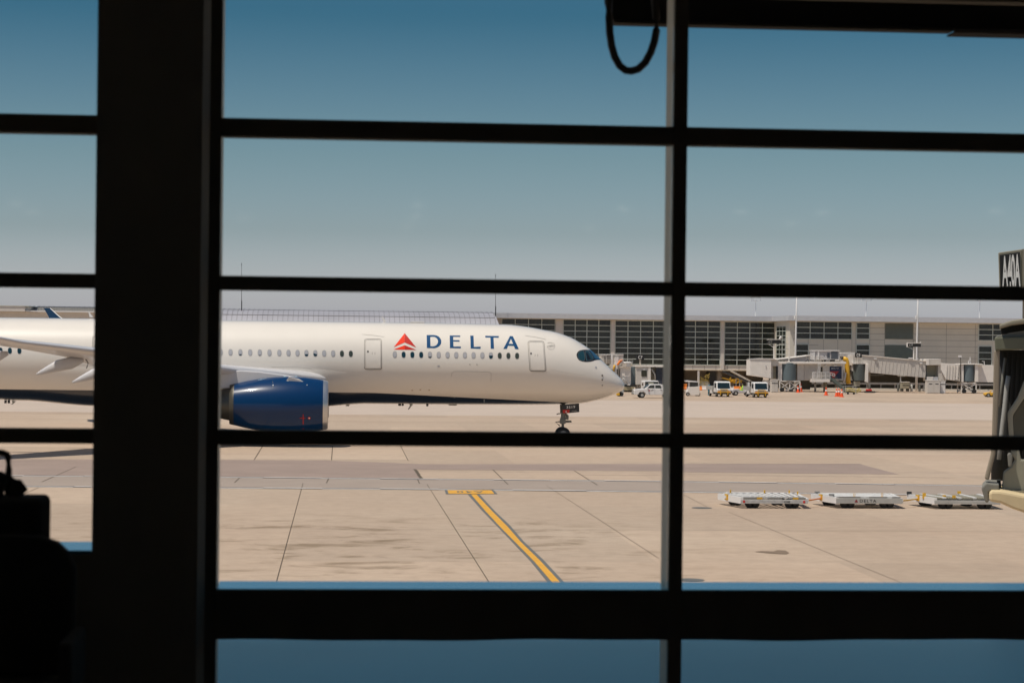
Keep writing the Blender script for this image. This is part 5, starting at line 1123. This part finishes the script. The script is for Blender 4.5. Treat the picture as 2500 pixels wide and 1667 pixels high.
MB().box(X0-.03, y_+.1, .78, X0+.02, y_+.5, 1.0).build('headlight', mat('lamp_glass', (.55,.5,.42), .2, coat=.5), pu); MB().box(X0-.1, y_+.05, .45, X0+.25, y_+1.9, .66).build('bumper', M['steel'], pu, .03)
MB().box(X0-.02, y_+.55, .75, X0+.03, y_+1.4, 1.05).build('grille', M['dark'], pu)
for x_ in (2.45, 3.6): MB().box(X0+x_, y_-.03, 1.12, X0+x_+.2, y_-.001, 1.16).build('door_handle', M['dark'], pu)
MB().box(X0+1.98, y_-.008, .93, X0+2.16, y_-.001, 1.1).build('door_logo', M['dred2'], pu); text_quad('KBR', [(X0+2.24, y_-.008, .95),(X0+2.52, y_-.008, .95),(X0+2.52, y_-.008, 1.08),(X0+2.24, y_-.008, 1.08)], M['line'], pu)
MB().cbox((X0+1.85, y_-.1, 1.38), (.16,.16,.2)).build('mirror', M['white'], pu)
MB().box(X0+2.83, y_-.004, .5, X0+2.85, y_-.001, 1.26).build('door_seam', M['line'], pu)
# white truck behind the pickup
v = atZ(*cp('N', 1400, 1350)); bt = thing('box_truck', 'white truck facing the camera behind the pickup, with a wide dark windshield', 'truck', (v.x, v.y, 0)); y_ = v.y
slab('N', [(1225,930),(1250,905),(1650,905),(1675,935),(1690,1300),(1215,1300)], y_, 3.5, 'cab', M['white'], bt, .06); slab('N', [(1240,950),(1255,940),(1650,940),(1662,955),(1670,1110),(1240,1110)], y_-.03, .03, 'windshield', M['carglass'], bt)
slab('N', [(1345,960),(1500,955),(1520,1010),(1345,1015)], y_-.04, .01, 'dash_papers', mat('papers', (.35,.36,.28), .8), bt)
slab('N', rect('N', 1145, 975, 1185, 1060), y_-.2, .15, 'mirror', mat('mirror_brown', (.1,.07,.05), .6), bt)
for x_ in (1270, 1630): a = atY(*cp('N', x_, 1300), y_); wheel(a.x, y_+.6, .4, .4, .26, bt)
# yellow tow tractor far right
v = atZ(*cp('Q', 2210, 1028)); yt = thing('tow_tractor', 'low yellow and black tow tractor half hidden by the near jet bridge at the right', 'tractor', (v.x, v.y, 0)); y_ = v.y
slab('Q', [(2145,940),(2215,925),(2400,925),(2400,1000),(2145,985)], y_, 1.6, 'tractor_body', M['yellow'], yt, .04); slab('Q', [(2150,985),(2400,995),(2400,1020),(2180,1020)], y_+.1, 1.4, 'chassis', M['dark'], yt)
for x_ in (2190, 2330): a = atY(*cp('Q', x_, 1000), y_); wheel(a.x, y_+.05, .3, .3, .2, yt, (0,1,0))
px_tube('Q', [(2232,930),(2236,880),(2280,872)], y_+.3, .06, 'roll_bar', M['yellow'], yt); slab('Q', rect('Q', 2180, 850, 2215, 880), y_+.3, .3, 'seat', M['galv'], yt)

# ================================================================== CARGO DOLLIES IN THE MIDDLE DISTANCE
def make_dolly(kind):
    t = thing('cargo_dolly', '-', 'dolly')
    out = [(-2.05,1.25),(1.75,1.25),(2.05,-1.05),(1.95,-1.22),(-1.0,-1.22)]
    # side rail (near), far rail, diagonal end
    MB().box(-1.0,-1.25,.21,1.98,-1.13,.37 if kind != 1 else .44).build('side_rail', M['galv'] if kind else mat('worn_rail', (.47,.46,.44), .6, var=.2, scale=4), t, .01)
    MB().box(-1.57,1.13,.21,2.2,1.25,.44).build('side_rail', M['white'], t, .01)
    MB().quadsolid([(-1.57,1.12,.20),(-1.0,-1.24,.20),(-1.0,-1.24,.47),(-1.57,1.12,.47)], [(-1.45,1.12,.20),(-.88,-1.24,.20),(-.88,-1.24,.47),(-1.45,1.12,.47)]).build('end_frame', M['white'], t)
    MB().quadsolid([(2.2,1.12,.24),(2.05,-1.1,.24),(2.05,-1.1,.42),(2.2,1.12,.42)], [(2.1,1.12,.24),(1.95,-1.1,.24),(1.95,-1.1,.42),(2.1,1.12,.42)]).build('end_frame', M['white'], t)
    dk = MB(); n_ = 11 if kind == 0 else (15 if kind == 1 else 4)
    wd_ = .15 if kind == 0 else (.17 if kind == 1 else .16)
    for i in range(n_):
        u = (i+.5)/n_; xa = -1.42+3.55*u; xb = -.85+2.75*u
        dk.quadsolid([(xa-wd_/2,1.12,.43),(xa+wd_/2,1.12,.43),(xb+wd_/2,-1.1,.43),(xb-wd_/2,-1.1,.43)], [(xa-wd_/2,1.12,.50),(xa+wd_/2,1.12,.50),(xb+wd_/2,-1.1,.50),(xb-wd_/2,-1.1,.50)])
    dk.build('deck_slats', mat('worn_white', (.66,.64,.61), .5, var=.22, scale=5), t)
    if kind == 2:
        ro = MB()
        for i in range(26):
            u = (i+.5)/26; xa = -1.42+3.55*u; xb = -.85+2.75*u; ro.tube([(xa,1.1,.425),(xb,-1.08,.425)], .05, 6)
        ro.build('rollers', mat('roller_brown', (.22,.20,.15), .6), t)
    if kind == 0:
        for x0, x1 in ((-.95,-.1),(.25,.85),(1.3,1.9)): MB().box(x0,-1.2,.372,x1,-1.1,.46).build('rail_insert', M['steel'], t)
        for x in (-.15, 1.45): MB().box(x-.12,-1.235,.39,x+.12,-1.21,.47).build('latch', M['yellow'], t)
        for x in (-1.05, .5, 1.62, 1.85): MB().box(x-.02, .9 if x < 1.7 else .2, .5, x+.03, 1.0 if x < 1.7 else .28, .63).build('stop_post', M['yellow'], t)
        for x in (-.85, 1.82): MB().revolve((x,-1.26,.29), (0,1,0), [(0,0),(0,.055),(.015,.055)], 12).build('reflector', M['red'], t)
        text_quad('4208E', [(.93,-1.257,.25),(1.2,-1.257,.25),(1.2,-1.257,.33),(.93,-1.257,.33)], M['dark'], t)
    if kind == 1:
        for x0, x1 in ((-.95,.1),(.5,1.3),(1.55,1.9)): MB().box(x0,-1.2,.442,x1,-1.1,.50).build('rail_insert', M['steel'], t)
        for x in (-.15, 1.1): MB().tube([(x,-1.0,.5),(x-.02,-1.0,.62),(x+.06,-1.0,.62),(x+.05,-1.0,.5)], .018, 6).build('latch', M['yellow'], t)
        text_quad('DELTA', [(.06,-1.257,.27),(.80,-1.257,.27),(.80,-1.257,.39),(.06,-1.257,.39)], M['signblk'], t, 'lettering', .01, 1.3)
        l_ = MB(); l_.ext([(-.18,-1.256,.27),(-.02,-1.256,.27),(-.10,-1.256,.40)], (0,-.002,0)); l_.build('logo', mat('maroon', (.25,.02,.03), .5), t)
        for x, y in ((-1.35,.95),(-1.05,-.6)): MB().cbox((x, y, .53), (.22,.12,.08)).build('corner_lock', M['steel'], t)
    if kind == 2:
        for x, y, hh in ((-1.1,-.3,.24), (-.2,-.7,.12), (.15,-1.0,.14)): MB().cbox((x-.2+.1*(x<-1), y, .5), (.13,.12,hh)).build('latch', M['yellow'], t)
        MB().cbox((.75,.9,.57), (.15,.08,.11)).build('stop_post', M['yellow'], t); MB().cbox((-1.5,1.1,.52), (.2,.14,.12)).build('corner_lock', M['dark'], t)
    # box on the tow corner
    h_ = MB().quadsolid([(-1.37,.30,.26),(-1.30,.05,.26),(-1.30,.05,.50),(-1.37,.30,.50)], [(-1.43,.28,.26),(-1.36,.03,.26),(-1.36,.03,.50),(-1.43,.28,.50)]).build('tow_latch', M['yellow'], t)
    MB().quadsolid([(-1.42,.22,.32),(-1.38,.10,.32),(-1.38,.10,.44),(-1.42,.22,.44)], [(-1.46,.21,.32),(-1.42,.09,.32),(-1.42,.09,.44),(-1.46,.21,.44)]).build('latch_window', M['white'], h_)
    for x, y in ((-.55,-1.0),(1.22,-1.0),(-1.0,.55),(.95,.85)):
        for dx in (-.13, .13): pass
        w_ = MB().revolve((x, y-.12, .21), (0,1,0), [(0,.08),(0,.17),(.03,.21),(.21,.21),(.24,.17),(.24,.08)], 20).build('wheel', M['tyre'], t, smooth=True)
        MB().revolve((x, y-.125, .21), (0,1,0), [(0,0),(.01,.08),(.03,.1)], 14).build('rim', M['dark'], w_)
        MB().cbox((x+.11, y+.02, .30), (.2,.16,.12)).build('axle_block', M['dark'], t)
        w2 = MB().revolve((x+.22, y-.12, .21), (0,1,0), [(0,.08),(0,.17),(.03,.21),(.21,.21),(.24,.17),(.24,.08)], 20).build('wheel', M['tyre'], t, smooth=True)
        MB().revolve((x+.22, y-.125, .21), (0,1,0), [(0,0),(.01,.08),(.03,.1)], 14).build('rim', M['dark'], w2)
    return t
specs = [(('V', 800, 398), 0, 'white slatted cargo dolly at the left end of the row of three'), (('T', 690, 312), 1, 'middle white cargo dolly with a red triangle logo on its grey rail'), (('T', 1915, 320), 2, 'cargo dolly with a brown roller deck beside the near jet bridge')]
prev = None
for (k, x, y), kd, lab in specs:
    v = atZ(*cp(k, x, y)); d_ = make_dolly(kd); d_.location = (v.x, v.y+1.24, 0); tag(d_, lab, 'dolly', 'cargo dollies in a row on the apron')
    d_.scale = (1.03, 1.03, 1.08)
    if prev:
        a = prev+Vector((2.0, -1.0, .33)); b_ = Vector((v.x-1.36, v.y+1.40, .36)); q_ = MB().bar(a+Vector((-.02,0,0)), b_, .055).build('tow_bar', M['orange'] if kd == 1 else M['yellow'], loc=a)
        tag(q_, 'orange tow bar joining the left and middle cargo dollies' if kd == 1 else 'yellow tow bar joining the middle and right cargo dollies', 'tow bar', 'tow bars between the dollies')
    prev = Vector((v.x, v.y+1.24, 0))

# ================================================================== NEAR JET BRIDGE AT THE RIGHT EDGE
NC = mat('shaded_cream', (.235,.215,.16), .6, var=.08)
YJ = 40.0
JD = Vector((atY(2440, 1000, YJ).x/YJ, 1, 0))
nj = thing('near_jet_bridge', 'close jet bridge head at the right edge with dark bellows and tan bumper', 'jet bridge', (atY(2450, 1000, YJ).x, YJ, 0), None)
m_ = lambda nm, pts, dy, th, mm_, bv=0: MB().ext([atY(*cp('M', *p), YJ+dy) for p in pts], JD*th).build(nm, mm_, nj, bv)
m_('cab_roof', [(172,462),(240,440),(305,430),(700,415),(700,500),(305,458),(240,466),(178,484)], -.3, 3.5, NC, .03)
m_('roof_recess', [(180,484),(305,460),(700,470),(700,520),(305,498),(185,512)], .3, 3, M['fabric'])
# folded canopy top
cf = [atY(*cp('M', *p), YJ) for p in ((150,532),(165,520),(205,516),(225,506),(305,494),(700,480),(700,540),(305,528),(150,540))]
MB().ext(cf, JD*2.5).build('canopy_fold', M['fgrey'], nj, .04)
m_('canopy_beam', [(147,530),(305,526),(700,522),(700,598),(305,596),(152,600)], -.15, 2.6, mat('olive_beam', (.125,.13,.09), .7, var=.12, scale=2), .03)
m_('canopy_edge', [(145,598),(176,598),(172,820),(160,1060),(152,1150),(118,1290),(94,1282),(128,1150),(134,1050),(140,820)], -.1, .35, mat('tan_edge_pad', (.26,.22,.165), .8, var=.1), .03)
m_('side_wall', [(176,598),(700,598),(700,1290),(160,1290)], 1.9, .2, M['fabric'])
# pleated bellows between
for i in range(9):
    x0 = 178+i*26; px_tube('M', [(x0+14,600),(x0+6,760),(x0,900),(x0-8,1060),(x0-14,1290)], YJ+1.6, .13, 'bellows_pleat', M['fabric'], nj, 8)
px_tube('M', [(222,735),(212,800),(202,900),(190,1000),(180,1100),(172,1180)], YJ+.6, .045, 'canopy_cable', mat('canopy_strip', (.33,.33,.31), .6), nj)
px_tube('M', [(205,640),(190,760),(176,900)], YJ+1.3, .03, 'canopy_cable', M['fgrey'], nj)
m_('canopy_arm', [(700,600),(305,760),(270,850),(218,930),(218,960),(226,1060),(236,1150),(258,1180),(236,1218),(196,1245),(186,1345),(700,1345),(700,1180),(290,1180),(278,1120),(250,1060),(246,945),(305,855),(700,760)], .2, .25, mat('arm_cream', (.28,.27,.21), .6, var=.08), .03)
m_('cab_panel', [(250,945),(305,860),(700,760),(700,1120),(300,1120),(268,1100),(250,1060)], .55, .1, mat('cab_dark_olive', (.115,.11,.08), .7), 0)
m_('roller_housing', [(215,1150),(232,1140),(245,1165),(240,1215),(222,1222)], .0, .2, M['fgrey'], .03)
m_('hydraulic_post', [(160,1290),(180,1290),(186,1345),(168,1350)], .3, .3, M['fabric'])
m_('bumper_pad', [(118,1352),(135,1345),(180,1346),(305,1370),(700,1440),(700,1560),(305,1462),(245,1442),(180,1412),(120,1402)], -.5, 1.6, M['bumper'], .05)
m_('foot_pad', [(78,1330),(105,1302),(125,1306),(172,1310),(172,1346),(130,1345),(117,1353),(118,1402),(106,1412),(96,1398)], -.2, 1.2, M['fgrey'], .03)
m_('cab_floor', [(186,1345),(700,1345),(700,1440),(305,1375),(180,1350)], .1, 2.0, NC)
# the bridge goes on out of frame and rests on its column
e = atY(*cp('M', 700, 500), YJ)
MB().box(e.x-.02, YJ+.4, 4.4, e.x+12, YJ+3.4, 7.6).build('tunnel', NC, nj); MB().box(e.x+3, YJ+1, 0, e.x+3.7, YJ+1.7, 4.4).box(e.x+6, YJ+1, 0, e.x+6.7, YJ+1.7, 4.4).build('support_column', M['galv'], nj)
YS = 44.0
ns = thing('near_gate_sign', 'big cream gate sign box reading A40A in tall white letters at the right edge', 'sign', atY(*cp('M', 240, 300), YS))
MB().ext([atY(*cp('M', *p), YS) for p in ((168,80),(296,62),(296,330),(176,330))], JD*.6).build('sign_box', NC, ns, .02)
MB().ext([atY(*cp('M', *p), YS-.02) for p in ((296,61),(420,58),(420,330),(296,330))], JD*.6).build('sign_side', NC, ns)
bd = MB().ext([atY(*cp('M', *p), YS-.03) for p in ((176,94),(283,78),(283,275),(181,275))], (0, .02, 0)).build('sign_board', M['signblk'], ns)
text_quad('A40A', [atY(*cp('M', *p), YS-.045) for p in ((190,262),(286,262),(284,84),(186,98))], M['signwht'], bd, 'lettering', .025, .95)
e2 = atY(*cp('M', 300, 330), YS); MB().box(e2.x+.12, YS+.1, 4, e2.x+.32, YS+.4, e2.z).build('sign_post', NC, ns)
wc_ = atY(*cp('M', 300, 330), YS).z

# ================================================================== THE DEPARTURE HALL THE VIEW IS TAKEN FROM
YW = 8.0
FLZ, CEZ = 5.85, 10.6
hall = thing('departure_hall', 'dark unlit interior of the terminal around the windows', 'building', (0, 0, FLZ))
MB().box(-16, -62, FLZ-.3, 16, YW-.06, FLZ).build('floor', M['carpet'], hall)
MB().box(-16, -62, CEZ, 16, YW+2.0, CEZ+.3).build('ceiling', M['roomdark'], hall)  # ceiling runs past the glass as an added, unseen overhang that shades the ledge
MB().box(-16.3, -62, FLZ, -16, YW+.2, CEZ).box(16, -62, FLZ, 16.3, YW+.2, CEZ).box(-16.3, -62.3, FLZ, 16.3, -62, CEZ).build('wall', M['roomdark'], hall)
MB().box(-16.3, YW-.05, 0, 16.3, YW+.2, FLZ+.02).build('facade_wall', M['conc'], hall)
zmid = lambda y, x=1080: atY(x, y, YW).z
colx = (atY(229, 900, 7.4).x, atY(487, 900, 7.4).x)
MB().box(colx[0], 7.4, FLZ+.001, colx[1], 7.85, CEZ-.001).build('column', M['column'], hall)
# window wall
ww = thing('window_wall', 'black steel grid of horizontal bars and upright mullions holding the glass', 'window', (0, YW, FLZ))
xm = [atY(519.3, 900, YW).x, atY(1651, 870, YW).x]; pitch = xm[1]-xm[0]
mull = [xm[0]+pitch*i for i in range(-8, 10)]
MBW = .049
for i, x in enumerate(mull):
    o = MB().box(x-MBW/2, YW-.05, FLZ+.02, x+MBW/2, YW-.008, CEZ-.002).build('mullion', M['black'], ww)
    MB().box(x-MBW/2+.001, YW-.007, FLZ+.02, x+MBW/2-.002, YW+.17, CEZ-.002).build('mullion_fin', M['alu'], o)
gx_ = (atY(486, 900, YW).x, atY(501, 900, YW).x)
MB().box(gx_[0], YW-.02, zmid(1430), gx_[1], YW+.03, CEZ-.002).build('gap_reflection_strip', mat('strip_grey', (.035,.035,.03), .6), ww)  # added grey strip standing in for the dim reflection in the gap
MB().box(colx[0]-.02, YW-.04, FLZ+.02, gx_[0]-.002, YW+.04, CEZ-.002).build('infill_panel', M['column'], ww)
bars = [(301.5, 345), (681, 715.5), (1053, 1088)]
tb = [(zmid(b_), zmid(a)) for a, b_ in bars]; tb.append((tb[0][0]+(tb[0][0]-tb[1][0]), tb[0][1]+(tb[0][0]-tb[1][0]))); tb.append((tb[3][0]+.58, tb[3][1]+.58)); tb.append((tb[3][0]+1.16, tb[3][1]+1.16))
z_s = zmid(1437.5); z_b = zmid(1556.5)
for i in range(len(mull)-1):
    xa, xb = mull[i]+MBW/2+.001, mull[i+1]-MBW/2-.001
    if i == 7: xb_l = colx[0]-.022
    for z0_, z1_ in tb:
        if i == 7: MB().box(xa, YW-.045, z0_, colx[0]-.021, YW+.045, z1_).build('transom', M['black'], ww); continue
        o = MB().box(xa, YW-.045, z0_, xb, YW+.045, z1_).build('transom', M['black'], ww)
    if i < 8:
        zl = atY(115, 1348, YW).z; xe_ = xb if i < 7 else colx[0]-.021
        MB().box(xa, YW-.05, FLZ+.02, xe_, YW+.05, zl).build('lower_panel', M['column'], ww)
        MB().box(xa, YW-.04, zl+.001, xe_, YW+.30, zl+.012).build('sill', M['bluesill'], ww)
        MB().box(xa, YW-.006, zl+.012, xe_, YW, CEZ-.002).build('pane', M['glass'], ww)
        continue
    # thick low transom; its wavy lower edge puts a reflection boundary into the shape
    n_ = 40; P_ = [(xa+(xb-xa)*j/n_, YW-.055, z_b+.0025*math.sin(j*.22+i*1.7)+.0012*math.sin(j*.51)) for j in range(n_+1)]
    MB().ext(P_+[(xb, YW-.055, z_s), (xa, YW-.055, z_s)], (0, .10, 0)).build('low_transom', M['black'], ww)
    MB().box(xa, YW-.05, z_s+.001, xb, YW+.205, z_s+.006).build('sill', M['bluesill'], ww)
    MB().box(xa, YW-.006, z_s+.007, xb, YW, CEZ-.002).build('pane', M['glass'], ww)
    MB().box(xa, YW-.006, FLZ+.03, xb, YW, z_b-.012).build('pane', M['glass'], ww)
lz = 7.4-1.36
lg_ = MB().box(-16.3, YW+.21, lz-.4, 16.3, 10.6, lz).build('outer_ledge', M['blueledge'], hall)
# beam and cable loop hanging at the top right
YBM = 8.55
ob = thing('overhead_box', 'long dark box hanging across the top right of the window', 'roller box', atY(2000, 20, YBM))
a = atY(*cp('L', 122, 108), YBM); r_ = atY(*cp('L', 2352, 133), YBM)
MB().box(a.x, YBM, a.z, 6.0, YBM+.10, a.z+1.2).build('box_body', mat('box_black', (.014,.013,.012), .8, spec=.1), ob)
MB().box(a.x+.01, YBM+.01, a.z-.012, atY(2330, 55, YBM).x, YBM+.09, a.z-.001).build('box_underside', M['beam'], ob)  # lighter tan than the box: bounced ground light put into its colour
MB().box(atY(2332, 55, YBM).x, YBM-.01, a.z-.02, 6.0, YBM+.12, a.z-.013).build('box_rail', mat('box_black', (.014,.013,.012), .8, spec=.1), ob)
px_ = [(98,-160),(100,-60),(99,20),(104,90),(108,180),(118,250),(135,310),(162,358),(195,383),(225,386),(262,376),(300,340),(330,285),(350,225),(361,165),(362,100),(355,40),(345,-60),(345,-160)]
c_ = MB().tube([atY(*cp('L', *p), 8.4) for p in px_], [.0155]*len(px_), 10).build('cable', M['cable'], smooth=True, loc=atY(*cp('L', 100, 0), 8.4))
tag(c_, 'black cable hanging in a loop from the dark box at the top of the window', 'cable')
# ceiling lights deep in the hall, mirrored faintly in the glass
lp = [(960,472),(955,498),(938,519),(1433,480),(1353,524),(1890,488),(1815,513),(2287,486),(2178,511),(1977,554),(35,468),(75,487),(1700,486),(560,500)]
wh = ['over the middle of the hall, first row', 'over the middle of the hall, second row', 'over the middle of the hall, third row', 'near the central aisle, first row', 'near the central aisle, third row', 'right of the aisle, first row', 'right of the aisle, second row', 'by the right wall, first row', 'by the right wall, second row', 'right of the aisle, far row', 'by the left wall, first row', 'by the left wall, second row', 'right centre, first row', 'left centre, second row']
for (x, y), ww_ in zip(lp, wh):
    d = ray(x/.9408, y/.9408); t_ = (CEZ-.03-H)/d.z; p = CAM+d*t_; q_ = Vector((p.x, 2*YW-p.y, CEZ))
    if not (-15.5 < q_.x < 15.5 and -61 < q_.y < 5): continue
    o = MB().box(q_.x-.20, q_.y-.2, CEZ-.03, q_.x+.20, q_.y+.2, CEZ-.001).build('ceiling_light', M['white'], loc=q_); tag(o, 'small lit ceiling light '+ww_, 'ceiling light', 'ceiling lights in the hall')
    MB().box(q_.x-.14, q_.y-.07, CEZ-.036, q_.x+.14, q_.y+.07, CEZ-.031).build('diffuser', M['light'], o)
# suitcase, tag and seat in silhouette at lower left
YSC = 6.9
sc_t = thing('suitcase', 'black upright suitcase in silhouette with its telescopic handle raised', 'suitcase', (atY(20, 1400, YSC).x, YSC, FLZ))
I_ = lambda pts, y, th, nm, m_, par, bv=0: slab('I', pts, y, th, nm, m_, par, bv)
a = atY(*cp('I', 262, 408), YSC); x_r = a.x; z_t = a.z
MB().box(x_r-.36, YSC, FLZ+.06, x_r, YSC+.24, z_t).build('suitcase_body', M['cloth'], sc_t, .022, seg=4)
hb = MB()
hp = [(50,410),(52,300),(56,220),(52,150),(45,128),(20,118),(-60,112),(-140,120),(-150,180),(-150,410)]
hb.tube([atY(*cp('I', *p), YSC+.18) for p in hp], [.011]*len(hp), 10); hb.build('telescopic_handle', M['cloth'], sc_t, smooth=True)
I_([(60,255),(95,285),(128,285),(175,352),(128,392),(100,395),(72,410),(45,410)], YSC+.10, .02, 'luggage_tag', M['cloth'], sc_t, .004)
I_([(-60,250),(0,232),(35,262),(40,300),(20,350),(5,415),(-60,415)], YSC+.08, .05, 'strap', M['cloth'], sc_t, .01)
for dx in (-.33, -.03):
    for dy in (.03, .21): MB().revolve((x_r+dx-.012, YSC+dy, FLZ+.03), (1,0,0), [(0,0),(0,.03),(.024,.03),(.024,0)], 12).build('wheel', M['dark'], sc_t)
# row of seats
YST = 6.7
rs = thing('seat_row', 'row of black waiting seats in silhouette along the window', 'seats', (-1.9, YST, FLZ))
zb_ = atY(*cp('I', 330, 640), YST).z
xR = atY(*cp('I', 470, 700), YST).x
for i in range(3):
    x1_ = xR-i*.62; P_ = []
    r0 = .08
    pts = [(x1_-.56, FLZ+.5), (x1_, FLZ+.5), (x1_, zb_-.10), (x1_-.02, zb_-.055), (x1_-.055, zb_-.022), (x1_-.11, zb_-.003), (x1_-.18, zb_), (x1_-.38, zb_), (x1_-.45, zb_-.01), (x1_-.52, zb_-.04), (x1_-.56, zb_-.12)]
    MB().ext([(x, YST+.0, z) for x, z in pts], (0, .07, 0)).build('backrest', M['leather'], rs, .01)
    MB().box(x1_-.56, YST-.48, FLZ+.42, x1_, YST-.01, FLZ+.50).build('seat', M['leather'], rs, .02)
    MB().box(x1_+.005, YST-.42, FLZ+.5, x1_+.045, YST-.05, FLZ+.66).build('armrest', M['leather'], rs, .01)
MB().box(xR-1.85, YST-.28, FLZ+.34, xR+.04, YST-.18, FLZ+.41).build('beam', M['dark'], rs)
for dx in (-1.6, -.25): MB().box(xR+dx, YST-.45, FLZ+.005, xR+dx+.06, YST+.05, FLZ+.04).box(xR+dx, YST-.26, FLZ+.04, xR+dx+.06, YST-.2, FLZ+.34).build('leg', M['dark'], rs)
